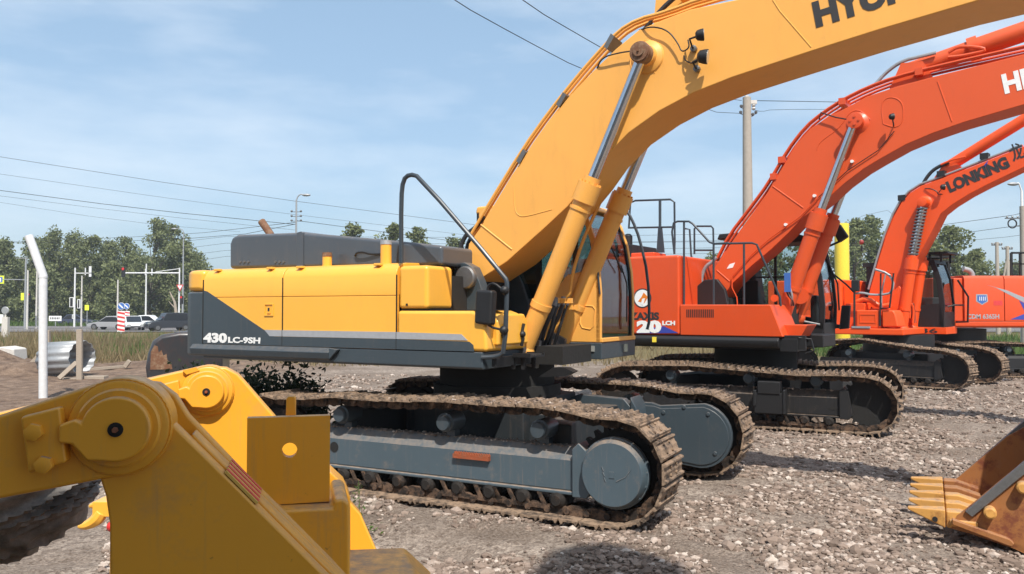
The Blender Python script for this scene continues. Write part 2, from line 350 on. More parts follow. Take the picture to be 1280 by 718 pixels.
c = mix(n, ramp(n, big, .40, .60), dirt, grav); c = mix(n, .45, c, mix(n, ramp(n, vo2.outputs['Color'], .15, .9), srgb(88, 75, 66), srgb(182, 166, 152)))
c = mix(n, ramp(n, fin, .3, .75), mix(n, .4, c, (.05, .04, .035)), c)
s = n.nodes.new('ShaderNodeSeparateXYZ'); n.links.new(t.outputs['Object'], s.inputs[0])
lf = n.nodes.new('ShaderNodeMapRange'); lf.inputs[1].default_value = -9; lf.inputs[2].default_value = -5.5; lf.inputs[3].default_value = 1; lf.inputs[4].default_value = 0; n.links.new(s.outputs['X'], lf.inputs[0])
c = mix(n, math_(n, 'MULTIPLY', lf.outputs[0], .8), c, mix(n, ramp(n, mid, .35, .65), srgb(76, 58, 48), srgb(134, 112, 94)))
fr = n.nodes.new('ShaderNodeMapRange'); fr.inputs[1].default_value = 31; fr.inputs[2].default_value = 36; n.links.new(s.outputs['Y'], fr.inputs[0])
c = mix(n, fr.outputs[0], c, mix(n, noise(n, .25, 5), srgb(84, 80, 52), srgb(124, 108, 76)))
n.links.new(c, b.inputs['Base Color']); b.inputs['Roughness'].default_value = .95; b.inputs['Specular IOR Level'].default_value = .15
bump(n, b, math_(n, 'ADD', math_(n, 'MULTIPLY', vo.outputs['Distance'], .6), math_(n, 'MULTIPLY', fin, .5)), .9, .03)
M['ground'] = m
link('ground', np_mesh('ground', V, Fq, 'ground'), kind='structure')

def stone_mat():
    m, n, b = newmat('crushed_stone'); g = n.nodes.new('ShaderNodeNewGeometry')
    r = n.nodes.new('ShaderNodeValToRGB'); e = r.color_ramp.elements; e[0].position = 0; e[0].color = (*srgb(70, 58, 51), 1); e[1].position = 1; e[1].color = (*srgb(226, 214, 202), 1)
    for p, c in ((.45, srgb(128, 110, 98)), (.82, srgb(176, 158, 145))): x = e.new(p); x.color = (*c, 1)
    n.links.new(g.outputs['Random Per Island'], r.inputs['Fac']); n.links.new(mix(n, noise(n, 30, 4), r.outputs['Color'], srgb(120, 104, 92)), b.inputs['Base Color']); b.inputs['Roughness'].default_value = .9
    return m
M['stone'] = stone_mat()
def stones(C, S, name, parent=None, kind='stuff', seed=3):
    """many small angular stones: C centres, S radii"""
    r = np.random.default_rng(seed); bm = bmesh.new(); bmesh.ops.create_icosphere(bm, subdivisions=1, radius=1)
    v = np.array([p.co[:] for p in bm.verts]); f = np.array([[q.index for q in p.verts] for p in bm.faces]); bm.free()
    N = len(C); VV = np.repeat(v[None], N, 0) * (1 + (r.random((N, len(v), 1)) - .5) * .55)
    VV *= (S[:, None] * (.6 + r.random((N, 3)) * .8))[:, None, :] * np.array([1, 1, .62])
    a = r.random(N) * 6.28; ca, sa = np.cos(a), np.sin(a); X = VV[..., 0] * ca[:, None] - VV[..., 1] * sa[:, None]; Y = VV[..., 0] * sa[:, None] + VV[..., 1] * ca[:, None]
    VV = np.stack([X, Y, VV[..., 2]], -1) + C[:, None, :]
    F = (f[None] + (np.arange(N) * len(v))[:, None, None]).reshape(-1, 3)
    return link(name, np_mesh(name, VV.reshape(-1, 3), F, 'stone', False), parent, kind=kind)
N = 90000; U = rng.random(N); Yg = 5.6 * (26 / 5.6) ** (U ** 1.25); Xg = (rng.random(N) * 1.25 - .47) * Yg * 1.08
dens = vnoise(Xg, Yg, .9, 9) + vnoise(Xg, Yg, .3, 10) * .6; keep = (dens > -.10 + rng.random(N) * .35 - .2) & (Xg > -7.5 + rng.random(N) * 3)
Xg, Yg = Xg[keep], Yg[keep]; S = .007 + .023 * rng.random(len(Xg)) ** 2.2 + (rng.random(len(Xg)) > .965) * .030 * rng.random(len(Xg)); S *= (1 + Yg / 22)
stones(np.stack([Xg, Yg, height(Xg, Yg) + S * .22], 1), S, 'gravel', None)

r9 = np.random.default_rng(77); C9 = []; S9 = []
for (u, v, sx, sy, n9, s9) in ((1110, 552, 1.1, .35, 260, .035), (1040, 556, 1.0, .3, 160, .03), (1230, 482, .9, .6, 220, .04), (900, 560, .8, .3, 60, .022), (1075, 640, 2.2, 1.0, 60, .022), (760, 690, 1.6, .5, 40, .022), (960, 640, 2.0, 1.2, 50, .026)):
    p9 = gnd(u, v); x9 = p9.x + r9.normal(size=n9) * sx * .5; y9 = p9.y + r9.normal(size=n9) * sy * .5; z9 = height(x9, y9) + r9.random(n9) * .02; C9.append(np.stack([x9, y9, z9], 1)); S9.append(s9 * (.35 + .9 * r9.random(n9) ** 2))
stones(np.concatenate(C9), np.concatenate(S9), 'loose_stones', None, seed=78)
# roads beyond the yard
def sheet(name, x0, x1, y0, y1, z, mat): return MB().add([(x0, y0, z), (x1, y0, z), (x1, y1, z), (x0, y1, z)], [(0, 1, 2, 3)]).build(name, mat, kind='structure')
M['asphalt'] = plain('asphalt', (.13, .12, .12), .9, 0, .2, 3)
M['verge'] = plain('verge_turf', (.14, .16, .06), .95, 0, .5, 1)
sheet('road', -400, 400, 76, 104, .055, 'asphalt'); sheet('grass_verge', -400, 400, 104.2, 400, .06, 'verge')
for yy in (83, 96.8): MB().box(-200, 200, yy, yy + .15, .052, .060).build('lane_marking', 'white', kind='structure')

# ------------------------------------------------------------------ excavators
def shoe_mesh(kind):
    b = MB(); g = .021 if kind == 'triple' else .065
    pr = [(-.094, -.010), (-.094, .006)]
    for x in ((-.075, 0.0, .075) if kind == 'triple' else (-.055, .05)):
        t = .013; g = (.006 if x == 0.0 else .024) if kind == 'triple' else g; pr += [(x - t - .005, .006), (x - t * .6, .006 + g), (x + t * .6, .006 + g), (x + t + .005, .006)]
    pr += [(.098, .004), (.104, -.018), (.094, -.016)]
    b.prism(pr, -.30, .30)
    if kind == 'triple':
        for y in (-.09, .09):
            for x in (-.04, .04): b.cyl((x, y, .004), (x, y, .022), .016, n=6, m=0)
    return b.mesh('track_shoe', 'mud')
def link_mesh():
    b = MB()
    for y in (-.10, .10):
        b.prism([(-.11, -.09), (-.125, -.05), (-.10, -.012), (.10, -.012), (.125, -.05), (.11, -.09), (.05, -.115), (-.05, -.115)], y - .022, y + .022)
        b.cyl((.085, y - .05, -.06), (.085, y + .05, -.06), .034, n=8)
    b.cyl((-.1, -.1, -.06), (-.1, .1, -.06), .025, n=6)
    return b.mesh('chain_link', 'link')
SHOE = {'triple': shoe_mesh('triple'), 'double': shoe_mesh('double')}; LINK = link_mesh()
def track_path(fx, rx, top, r=.50, cz=.545):
    P = [Vector((x, z - .045)) for x, z in top]               # top run, towards +x
    for a in range(75, -95, -12): P.append(Vector((fx + r * math.cos(R(a)), cz + r * math.sin(R(a)))))
    P.append(Vector((fx - .4, .045))); P.append(Vector((rx + .4, .045)))
    for a in range(-90, -265, -12): P.append(Vector((rx + r * math.cos(R(a)), cz + r * math.sin(R(a)))))
    d = [0]
    for a, b in zip(P, P[1:] + P[:1]): d.append(d[-1] + (b - a).length)
    Ln = d[-1]; N = round(Ln / .216); pts = []; j = 0; PP = P + P[:1]
    for k in range(N):
        t = k * Ln / N
        while d[j + 1] < t: j += 1
        pts.append(PP[j].lerp(PP[j + 1], (t - d[j]) / (d[j + 1] - d[j])))
    return pts
def track(root, y, pts, side, shoe, fx, rx, paintname, detail=True, cap=None):
    """one crawler: frame with its rollers, sprocket and idler, links and shoes. side = -1 faces the camera"""
    fr = MB(); o = y + side * .10; i_ = y - side * .16
    sec = [(o, .30), (o, .60), (o - side * .10, .725), (i_ + side * .05, .725), (i_, .62), (i_, .30)]
    fr.prismx(sec, rx + .50, fx - .45); fr.box(rx + .50, fx - .45, min(o + side * .035, i_), max(o + side * .035, i_), .262, .298)
    fo = fr.build('track_frame', paintname, root, bevel=.012)
    e = MB(); e.prism([(fx - .45, .25), (fx - .45, .72), (fx - .38, .79), (fx - .30, .72), (fx - .24, .32), (fx - .30, .25)], min(y + side * .155, y - side * .16), max(y + side * .155, y - side * .16))
    e.build('end_bracket', paintname, fo, bevel=.012)
    for k, x in enumerate(np.linspace(rx + .62, fx - .62, 9)):
        b = MB(); b.lathe((x, y - .17, .20), (0, 1, 0), [(0, .05), (.02, .06), (.04, .085), (.09, .085), (.11, .10), (.23, .10), (.25, .085), (.30, .085), (.32, .06), (.34, .05)], 16); b.build('bottom_roller', 'mud_dark', fo)
    if detail:
        for a, w in ((rx + .95, .62), (rx + 2.35, .75), (fx - 1.35, .62)):    # chain guards hanging under the frame
            b = MB(); q = y + side * .125; b.box(a, a + w, min(q, q + side * .02), max(q, q + side * .02), .105, .150)
            for x in (a + .05, a + w * .36, a + w * .62, a + w * .92):
                b.prism([(x - .06, .262), (x - .02, .262), (x + .045, .15), (x + .0, .15)], min(q, q + side * .02), max(q, q + side * .02))
            b.build('chain_guard', 'link', fo)
    for x in (-1.25, .17, 1.3) if detail else (-.8, .8):
        b = MB(); b.lathe((x, y + side * .16, .885), (0, -side, 0), [(-.02, .075), (0, .085), (.03, .085), (.04, .105), (.30, .105)], 20)
        b.box(x - .05, x + .05, min(y, y - side * .1), max(y, y - side * .1), .7, .82); b.build('carrier_roller', 'slate', fo)
    b = MB()
    for k in range(23):                                        # toothed wheel
        a = 2 * math.pi * k / 23; c, s_ = math.cos(a), math.sin(a); b.ext([(fx + c * .37 - s_ * .035, y - .035, .545 + s_ * .37 + c * .035), (fx + c * .37 + s_ * .035, y - .035, .545 + s_ * .37 - c * .035), (fx + c * .44 + s_ * .012, y - .035, .545 + s_ * .44 - c * .012), (fx + c * .44 - s_ * .012, y - .035, .545 + s_ * .44 + c * .012)], (0, .07, 0))
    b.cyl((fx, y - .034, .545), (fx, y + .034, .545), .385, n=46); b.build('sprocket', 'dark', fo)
    b = MB(); b.lathe((rx, y - .1, .545), (0, 1, 0), [(0, .30), (.01, .36), (.05, .37), (.06, .42), (.14, .42), (.15, .37), (.19, .36), (.20, .30)], 30); b.build('idler', 'mud_dark', fo)
    if cap:
        b = MB(); b.lathe((fx, y, .53), (0, side, 0), [(0, .30), (.10, .33), (.105, .345), (.165, .345), (.17, .335), (.232, .312), (.25, .300)], 44)
        for k in range(16): a = 2 * math.pi * k / 16 + .1; b.cyl((fx + .326 * math.cos(a), y + side * .165, .53 + .326 * math.sin(a)), (fx + .326 * math.cos(a), y + side * .190, .53 + .326 * math.sin(a)), .013, n=6)
        b.box(fx - .02, fx + .03, min(y + side * .249, y + side * .256), max(y + side * .249, y + side * .256), .50, .56)
        for k in range(3): b.cyl((fx - .10 + k * .012, y + side * .2505, .60 - k * .05), (fx - .08 + k * .012, y + side * .2505, .56 - k * .05), .006, n=5)
        b.tube([(fx + .05, y + side * .2505, .47), (fx + .14, y + side * .2505, .52), (fx + .20, y + side * .249, .60)], .005, 5); b.build('final_drive', paintname, fo)
    n_ = len(pts)
    for k in range(n_):
        a, c = pts[k], pts[(k + 1) % n_]; mid_ = (a + c) / 2; d = c - a; ang = -math.atan2(d.y, d.x)
        o_ = bpy.data.objects.new('track_shoe', SHOE[shoe]); col.objects.link(o_); o_.parent = fo; o_.location = (mid_.x, y, mid_.y); o_.rotation_euler = (random.uniform(-.012, .012), ang + random.uniform(-.02, .02), 0)
        l_ = bpy.data.objects.new('chain_link', LINK); col.objects.link(l_); l_.parent = fo; l_.location = (mid_.x, y, mid_.y); l_.rotation_euler = (0, ang, 0)
    return fo
def cylinder(root, rz, base, head, rodend, rb, rr, mat, steelmat='chrome', band=True, cap_len=.22):
    """a boom ram: barrel with its gland, rod as a sub-part"""
    base, head, rodend = Vector(base), Vector(head), Vector(rodend); d = (head - base).normalized()
    b = MB(); b.ball(base, rb * 1.25, 14, 8); b.cyl(base, head, rb, n=24); b.cyl(head - d * cap_len, head, rb * 1.24, n=24); b.cyl(head, head + d * cap_len * .35, rb * .86, n=24)
    if band: b.cyl(base + d * .55, base + d * .62, rb * 1.12, n=24); b.cyl(head - d * (cap_len + .10), head - d * (cap_len + .07), rb * 1.1, n=24)
    for k in range(12):
        u = d.orthogonal().normalized(); w = d.cross(u); a = k * math.pi / 6; q = head + (u * math.cos(a) + w * math.sin(a)) * rb * 1.02; b.cyl(q, q + d * .022, .014, n=6)
    o = b.build('boom_cylinder', mat, root, rz)
    r = MB(); r.cyl(head - d * .05, rodend, rr, n=24); r.build('rod', steelmat, o)
    return o
def work_lamp(parent, p, aim, s=.07, post=None, matl='black'):
    p = Vector(p); a = Vector(aim).normalized(); b = MB(); b.lathe(p, a, [(-s * .9, s * .45), (-s * .6, s * .85), (0, s), (s * .5, s * 1.05)], 14); b.lathe(p, a, [(s * .42, s * .92), (s * .56, s * .92)], 14, 1)
    if post: b.tube(post, .012, 6)
    return b.build('work_lamp', [matl, 'lamp_face'], parent)

# ===================================================== yellow excavator in the middle
T1 = Frame(-.186, 10.09, -27.5); U1 = Frame(-.186, 10.09, -29); ry = R(-1.5)
X1 = thing('excavator', 'big yellow excavator with dark slate counterweight stripe, its boom crossing over the others', 'excavator', (T1.O[0], T1.O[1], 0), R(T1.deg), 'excavators parked in a row')
top = [(-2.1, 1.095), (-1.7, 1.11), (-1.25, 1.155), (-.9, 1.145), (-.35, 1.155), (.17, 1.19), (.8, 1.172), (1.3, 1.19), (1.62, 1.165), (1.95, 1.11)]
pts = track_path(2.13, -2.22, top, .525, .566); pts_far = track_path(2.30, -2.10, top, .52, .562)
near_tr = track(X1, -1.37, pts, -1, 'triple', 2.12, -2.22, 'slate2', cap=True)
far_tr = track(X1, 1.39, pts_far, 1, 'triple', 2.30, -2.10, 'slate2', cap=True)
b = MB(); b.box(.28, .72, -1.515, -1.47, .52, .565)
for k in range(14): b.prism([(.29 + k * .031, .565), (.305 + k * .031, .592), (.32 + k * .031, .565)], -1.515, -1.50); b.prism([(.29 + k * .031, .565), (.305 + k * .031, .592), (.32 + k * .031, .565)], -1.485, -1.47)
b.build('step', 'rust', near_tr, label='small rusty red serrated foot step')
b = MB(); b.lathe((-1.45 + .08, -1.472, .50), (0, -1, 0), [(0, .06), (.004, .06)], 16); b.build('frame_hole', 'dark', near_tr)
cv = MB(); c_ = [(1.55, .93), (1.70, .93), (1.80, .90)] + [(2.30 + .40 * math.cos(R(a)), .56 + .40 * math.sin(R(a))) for a in range(80, -100, -12)] + [(1.80, .22), (1.62, .30)]
cv.prism(c_, .96, 1.04); cv.prism([(x * .93 + 2.2 * .07, z * .9 + .56 * .1) for x, z in c_], .945, .962)
for q in ((1.86, .82), (1.86, .30), (2.42, .83), (2.50, .36), (2.12, .9)): cv.cyl((q[0], .93, q[1]), (q[0], .965, q[1]), .028, n=6)
cv.build('motor_guard', 'slate', far_tr, bevel=.01)
b = MB(); b.prismz([(-.95, -.6), (.95, -.6), (1.25, -1.25), (1.55, -1.25), (1.2, 0), (1.55, 1.25), (1.25, 1.25), (.95, .6), (-.95, .6), (-1.25, 1.25), (-1.55, 1.25), (-1.2, 0), (-1.55, -1.25), (-1.25, -1.25)], .55, .92)
b.prismz([(-.75, -.75), (.75, -.75), (.75, .75), (-.75, .75)], .5, 1.05); b.build('car_body', 'slate_shaded', X1, bevel=.02)
b = MB(); b.prism([(.55, .93), (.85, 1.03), (1.45, 1.0), (1.58, .86), (1.58, .6), (.55, .6)], .62, .75); b.prism([(1.54, .5), (1.54, 1.03), (1.62, .9), (1.66, .5)], .6, 1.0); b.build('leg_plate', 'slate', X1, bevel=.015)
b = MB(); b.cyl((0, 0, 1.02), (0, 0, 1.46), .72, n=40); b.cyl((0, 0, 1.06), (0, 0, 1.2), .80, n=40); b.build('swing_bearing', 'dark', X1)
# stones caught on the near track
N = 620; xx = rng.uniform(-2.2, 2.15, N); yy = rng.uniform(-1.66, -1.08, N); zz = np.interp(xx, [p[0] for p in top], [p[1] for p in top]) - .03
stones(np.stack([xx, yy, zz], 1), .006 + .016 * rng.random(N) ** 2, 'caught_gravel', near_tr, seed=5)
xx = rng.uniform(-2.2, 2.15, N); stones(np.stack([xx, yy + 2.74, np.interp(xx, [p[0] for p in top], [p[1] for p in top]) - .03], 1), .006 + .014 * rng.random(N) ** 2, 'caught_gravel', far_tr, seed=6)
N = 400; xx = rng.uniform(-1.6, 1.6, N); stones(np.stack([xx, rng.uniform(-1.42, -1.2, N), np.full(N, .725)], 1), .005 + .012 * rng.random(N) ** 2, 'dirt_crumbs', near_tr, seed=8)
# upper structure
b = MB(); b.prismx([(-1.49, 1.49), (-1.47, 1.47), (1.47, 1.47), (1.49, 1.49), (1.49, 1.655), (-1.49, 1.655)], -3.61, .68); b.build('deck_frame', 'slate', X1, ry, bevel=.012); MB().box(.681, 1.1, -.40, .42, 1.47, 1.68).build('ram_mount', 'dark', X1, ry)
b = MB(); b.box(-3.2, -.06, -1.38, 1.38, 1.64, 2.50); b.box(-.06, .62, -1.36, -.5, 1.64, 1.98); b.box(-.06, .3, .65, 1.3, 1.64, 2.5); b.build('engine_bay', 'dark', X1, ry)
cwp = [(-3.618, -1.49), (-3.84, -1.49), (-3.97, -1.44), (-4.06, -1.32), (-4.13, -.9), (-4.17, 0), (-4.13, .9), (-4.06, 1.32), (-3.97, 1.44), (-3.84, 1.49), (-3.618, 1.49)]
b = MB(); b.prismz([(x, y) if x > -3.3 else (x + .0, y) for x, y in cwp], 1.50, 2.345); cw = b.build('counterweight', 'slate', X1, ry, bevel=.03, label='dark slate counterweight with yellow rounded top')
b = MB(); b.prismz([(x * .995 - .005, y) for x, y in cwp], 2.348, 2.632); b.build('counterweight_top', 'house_y', cw, bevel=.065, seg=4)
b = MB(); b.prismx([(-1.491, 1.50), (-1.53, 1.53), (-1.55, 1.60), (-1.491, 1.66)], -3.80, -1.40); b.prism([(-1.40, 1.515), (-1.26, 1.64), (-1.40, 1.655)], -1.54, -1.491); b.build('side_fender', 'slate', X1, ry, bevel=.008)
def door(x0, x1, label, groove=True, gx=None):
    b = MB(); y = -1.49
    prof = [(y, 2.268), (y, 2.50), (y + .03, 2.575), (y + .09, 2.622), (y + .20, 2.645), (-1.0, 2.655), (-1.0, 2.6), (y + .06, 2.268)]
    b.prismx([(y, 1.66), (y, 2.262), (y + .06, 2.262), (y + .06, 1.66)], x0 + .006, x1 - .006); b.prismx(prof, x0 + .006, x1 - .006)
    b.box(x0 + .008, x1 - .008, y + .012, y + .07, 1.67, 2.5)
    return b.build('side_door', 'house_y', X1, ry, bevel=.006, label=label)
d1 = door(-3.25 - .36, -2.19, 'side door with the model number and a square latch'); d2 = door(-2.19, -.45, 'wide plain side door')
tp = MB(); tp.box(-3.5, -.45, -1.02, 1.35, 2.44, 2.650); tp.build('engine_deck', 'house_y', X1, ry, bevel=.015)
z1, z2 = 1.775, 1.855
b = MB(); b.prism([(-3.60, 1.662), (-3.60, 2.36), (-3.53, 2.345), (-2.50, z2), (-2.40, z2), (-2.33, z1), (-2.192, z1), (-2.192, 1.662)], -1.495, -1.489); b.build('dark_flash', 'slate', d1)
b = MB(); b.prism([(-2.49, z2), (-2.40, z1 + .003), (-2.192, z1 + .003), (-2.192, z2)], -1.4955, -1.489); b.build('silver_stripe', 'silver', d1)
b = MB(); b.prism([(-2.188, 1.662), (-2.188, z1), (-.449, z1), (-.449, 1.662)], -1.495, -1.489); b.build('dark_flash', 'slate', d2)
b = MB(); b.prism([(-2.188, z1 + .003), (-2.188, z2), (-.449, z2), (-.449, z1 + .003)], -1.4955, -1.489); b.build('silver_stripe', 'silver', d2)
lx, lz = U1.p(331, 395, -1.49); b = MB()
for a0, a1, c0, c1 in ((0, .15, 0, .012), (0, .15, .138, .15), (0, .012, .012, .138), (.138, .15, .012, .138)): b.box(lx + a0, lx + a1, -1.502, -1.489, lz + c0, lz + c1)
b.box(lx + .045, lx + .105, -1.50, -1.489, lz + .03, lz + .115); b.build('latch', 'house_y', d1); MB().box(lx + .062, lx + .09, -1.504, -1.499, lz + .06, lz + .10).build('latch_button', 'black_print', d1)
for x9, z9 in ((-3.612, 2.60), (-2.19, 2.60), (-.447, 2.60)): MB().box(x9 - .0035, x9 + .0035, -1.4972, -1.48, 1.663, 2.50).build('door_seam', 'dark', d2)
for x9 in (-3.40, -2.45, -1.95, -.75):
    for dz in (0,): MB().box(x9 - .045, x9 + .045, -1.47, -1.40, 2.612, 2.640).build('door_hinge', 'house_y', d1 if x9 < -2.2 else d2, bevel=.006)
lettering('430', U1.p(254, 427.5, -1.5), U1.p(283.5, 428.2, -1.5), .112, -1.4955, 'white', d1, bold=.05)
lettering('LC-9SH', U1.p(285, 428.3, -1.5), U1.p(325, 429.5, -1.5), .070, -1.4955, 'white', d1, bold=.035, shear=0)
# tank box, tool box
b = MB(); b.box(-.44, -.04, -1.47, -.95, 2.11, 2.60); tk = b.build('tank_box', 'house_y', X1, ry, bevel=.05, seg=3); MB().box(-.33, -.305, -1.476, -1.46, 2.15, 2.175).build('keyhole', 'dark', tk)
b = MB(); b.prism([(-.44, 1.66), (-.44, 2.095), (.55, 2.095), (.66, 2.06), (.72, 1.95), (.735, 1.66)], -1.49, -.60); tb = b.build('tool_box', 'house_y', X1, ry, bevel=.04, seg=3)
b = MB(); b.prism([(-.445, 1.662), (-.445, z1), (.52, z1 - .01), (.57, 1.73), (.58, 1.662)], -1.496, -1.488); b.build('dark_flash', 'slate', tb)
b = MB(); b.prism([(-.445, z1 + .003), (-.445, z2), (.42, z2 - .012), (.50, z1 + .003)], -1.4965, -1.488); b.build('silver_stripe', 'silver', tb)
b = MB(); b.prismx([(-1.33, 1.72), (-1.33, 1.98), (-1.26, 2.06), (-.72, 2.06), (-.64, 1.98), (-.62, 1.72)], .70, .775); tdoor = b.build('tool_box_door', 'house_y', tb, bevel=.025, seg=3)
for yy in (-1.22, -.80):
    b = MB(); b.tube([(.775, yy, 1.70), (.80, yy, 1.78), (.785, yy, 1.86), (.80, yy + .015, 1.95)], .018, 6); b.ball((.79, yy, 1.83), .04, 8, 6); b.build('toggle_latch', 'black', tb)
b = MB(); b.box(-.40, .66, -1.46, -.95, 2.098, 2.106); b.build('anti_slip_mat', 'black', tb)
# mirror bracket, steps at the front of the deck
b = MB(); b.box(.745, .80, -1.4, -.5, 1.50, 1.60)
b.box(.80, 1.02, -1.05, -.70, 1.585, 1.60); b.box(.80, 1.02, -1.05, -1.03, 1.60, 1.63); b.box(.80, 1.02, -.72, -.70, 1.60, 1.63)
for yy in np.linspace(-1.0, -.78, 5): b.prismx([(yy, 1.60), (yy + .02, 1.62), (yy + .04, 1.60)], .81, 1.01)
for x in (.76, .88): b.prism([(x, 1.45), (x + .04, 1.45), (x + .05, 1.585), (x - .01, 1.585)], -1.0, -.98); b.prism([(x, 1.45), (x + .04, 1.45), (x + .05, 1.585), (x - .01, 1.585)], -.75, -.73)
b.build('front_step', 'black', X1, ry)
b = MB(); b.prism([(.85, 1.33), (1.2, 1.36), (1.30, 1.41), (1.2, 1.45), (1.05, 1.45)], -.55, -.40); b.build('guard_lip', 'black', X1, ry)
# dark engine hood, exhaust, fillers
hp = U1.P([(286.5, 336), (286.5, 305), (289, 297), (296, 293.5), (375, 290.5), (470, 298.5), (552, 307), (552, 332)], -1.05)
b = MB(); b.prism(hp, -1.05, .75); hd = b.build('engine_hood', 'hood', X1, ry, bevel=.045, seg=4); q = U1.P([(371, 334), (371, 291), (376, 289.5), (379, 291), (379, 334)], -1.06); MB().prism(q, -1.068, .76).build('hood_joint', 'hood', hd, bevel=.008)
for px in (301, 306, 311, 345, 350, 355): q = U1.p(px, 327.5, -1.05); MB().cyl((q[0], -1.065, q[1]), (q[0], -1.045, q[1]), .017, n=8).build('bolt', 'steel', hd)
b = MB(); q0 = U1.p3(444, 320, -1.06); b.tube([q0, U1.p3(446, 316, -1.10), U1.p3(455, 315.5, -1.10), U1.p3(462, 318, -1.08), U1.p3(475, 318, -1.06)], .013, 6, smooth=1); b.build('hood_handle', 'black', hd)
b = MB(); q = U1.p(484, 318, -.75); b.box(q[0] - .0, q[0] + .45, -.74, .2, 2.66, 2.86); b.build('air_box', 'hood', X1, ry, bevel=.04)
b = MB(); e0 = U1.p3(338, 293, -.35); e1 = U1.p3(327, 277, -.35); b.tube([(e0[0] + .02, -.35, e0[2] - .3), e0, e1], .055, 14); b.build('exhaust_pipe', 'rust_brown', X1, ry, label='rusty cut-off exhaust pipe')
for u0, v0, v1, w, cp in ((409, 333, 321, .058, 'rust_brown'), (482.5, 331, 306, .066, 'galv')):
    q0 = U1.p3(u0, v0, -1.2); q1 = U1.p3(u0, v1, -1.2); b = MB(); b.cyl(q0, q1, w, n=20); b.cyl(q1, (q1[0], q1[1], q1[2] + .05), w * 1.08, w, n=20, m=1); b.build('filler_neck', ['house_y', cp], X1, ry)
# handrail, mirror
b = MB(); hr = U1.P3([(501.5, 329), (501.5, 248), (504, 225), (512, 218), (524, 221), (632, 347), (634, 356), (631, 440), (622, 446), (607, 446.5)], -1.42); hr[-1] = (hr[-1][0] - .01, -1.49, hr[-1][2])
b.tube(hr, .026, 10, smooth=1); hro = b.build('handrail', 'rail', X1, ry)
b = MB(); ma = U1.P3([(630, 364), (618, 354), (611, 356), (609, 362), (608, 400), (612, 409), (630, 413)], -1.46); b.tube(ma, .013, 8, smooth=1)
for u, v in ((631, 363), (630, 413)): q = U1.p3(u, v, -1.44); b.ball(q, .05, 8, 6)
mo = b.build('mirror_arm', 'black', hro)
a0 = U1.p(594, 407, -1.50); a1 = U1.p(617, 362, -1.50); b = MB(); b.prism([(a0[0], a0[1] + .02), (a0[0] + .02, a1[1]), (a1[0], a1[1] - .01), (a1[0] - .02, a0[1])], -1.53, -1.41); b.build('mirror', 'black', X1, ry, bevel=.03, seg=3)
# boom
bb = [(596, 352), (634, 327), (680, 286), (710, 258), (735, 227), (756, 197), (786, 166), (824, 139), (867, 116), (915, 97), (960, 82), (1015, 64), (1100, 37), (1226, 0)]
bt = [(583, 326), (586, 305), (600, 285), (640, 218), (680, 160), (710, 122), (741, 89), (770, 61), (799, 37), (828, 25), (862, 12), (947, -6), (1060, -32)]
lo_ = U1.P(bb, -.38) + [(6.05, 5.0), (6.75, 4.92)]; hi_ = U1.P(bt, -.38) + [(4.9, 5.56), (6.0, 5.35), (6.75, 5.22)]
b = MB(); b.prism(lo_ + [(6.86, 5.07)] + hi_[::-1], -.38, .38); boom = b.build('boom', 'boom_y', X1, ry, bevel=.012, smooth=28)
def bead(fr, pts_, y, parent, mat, w=.006, name='weld_bead', smooth=2): MB().tube(fr.P3(pts_, y), w, 6, smooth=smooth).build(name, mat, parent)
bead(U1, [(642, 233), (643, 262), (648, 270), (657, 271), (690, 262)], -.38, boom, 'boom_y')
bead(U1, [(966, 0), (975, 14), (1014, 59)], -.38, boom, 'boom_y', smooth=0)
bead(U1, [(790, 90), (786, 70), (798, 52), (815, 50), (826, 66), (818, 92)], -.38, boom, 'boom_y', .007)
bead(U1, [(601, 281), (640, 312)], -.38, boom, 'boom_y', .01, smooth=0)
b = MB(); bo = U1.p(805, 68, -.5); b.lathe((bo[0], -.38, bo[1]), (0, -1, 0), [(-.005, .19), (.02, .175), (.045, .12), (.10, .11)], 30); b.build('pin_boss', 'boom_y', boom)
bo = U1.p(801, 66, -.56); b = MB(); b.lathe((bo[0], -.40, bo[1]), (0, -1, 0), [(0, .10), (.02, .115), (.20, .115), (.205, .105), (.225, .105), (.23, .06), (.245, .06)], 26)
MB().lathe((bo[0], .40, bo[1]), (0, 1, 0), [(0, .10), (.2, .115), (.225, .105)], 26).build('pivot_pin', 'rust_brown', boom)
b.box(bo[0] - .01, bo[0] + .01, -.66, -.64, bo[1] - .01, bo[1] + .01); b.build('pivot_pin', 'rust_brown', boom, label='rust-brown pivot pin at the ram tops')
# pipes on the boom's back, clamps, hoses
pt = [(590, 300), (612, 262), (655, 192), (690, 143), (722, 103), (748, 73), (775, 44), (800, 29), (835, 20), (880, 3), (960, -16)]
for dy, off in ((-.36, 0), (-.29, 0), (-.2, 0)):
    P_ = [(x - .035, dy, z + .055) for x, z in U1.P(pt, -.38)]; MB().tube(P_, .020, 8, smooth=1).build('hydraulic_pipe', 'boom_y', boom)
for u, v in ((656, 199), (706, 128), (766, 55)):
    q = U1.p(u, v, -.38); t_ = math.atan2(.9, .6); b = MB(); dx, dz = math.cos(t_) * .08, math.sin(t_) * .08
    b.ext([(q[0] - dx - .06, -.40, q[1] - dz + .05), (q[0] + dx - .06, -.40, q[1] + dz + .05), (q[0] + dx - .02, -.40, q[1] + dz + .01), (q[0] - dx - .02, -.40, q[1] - dz + .01)], (0, .26, 0)); b.build('pipe_clamp', 'steel', boom)
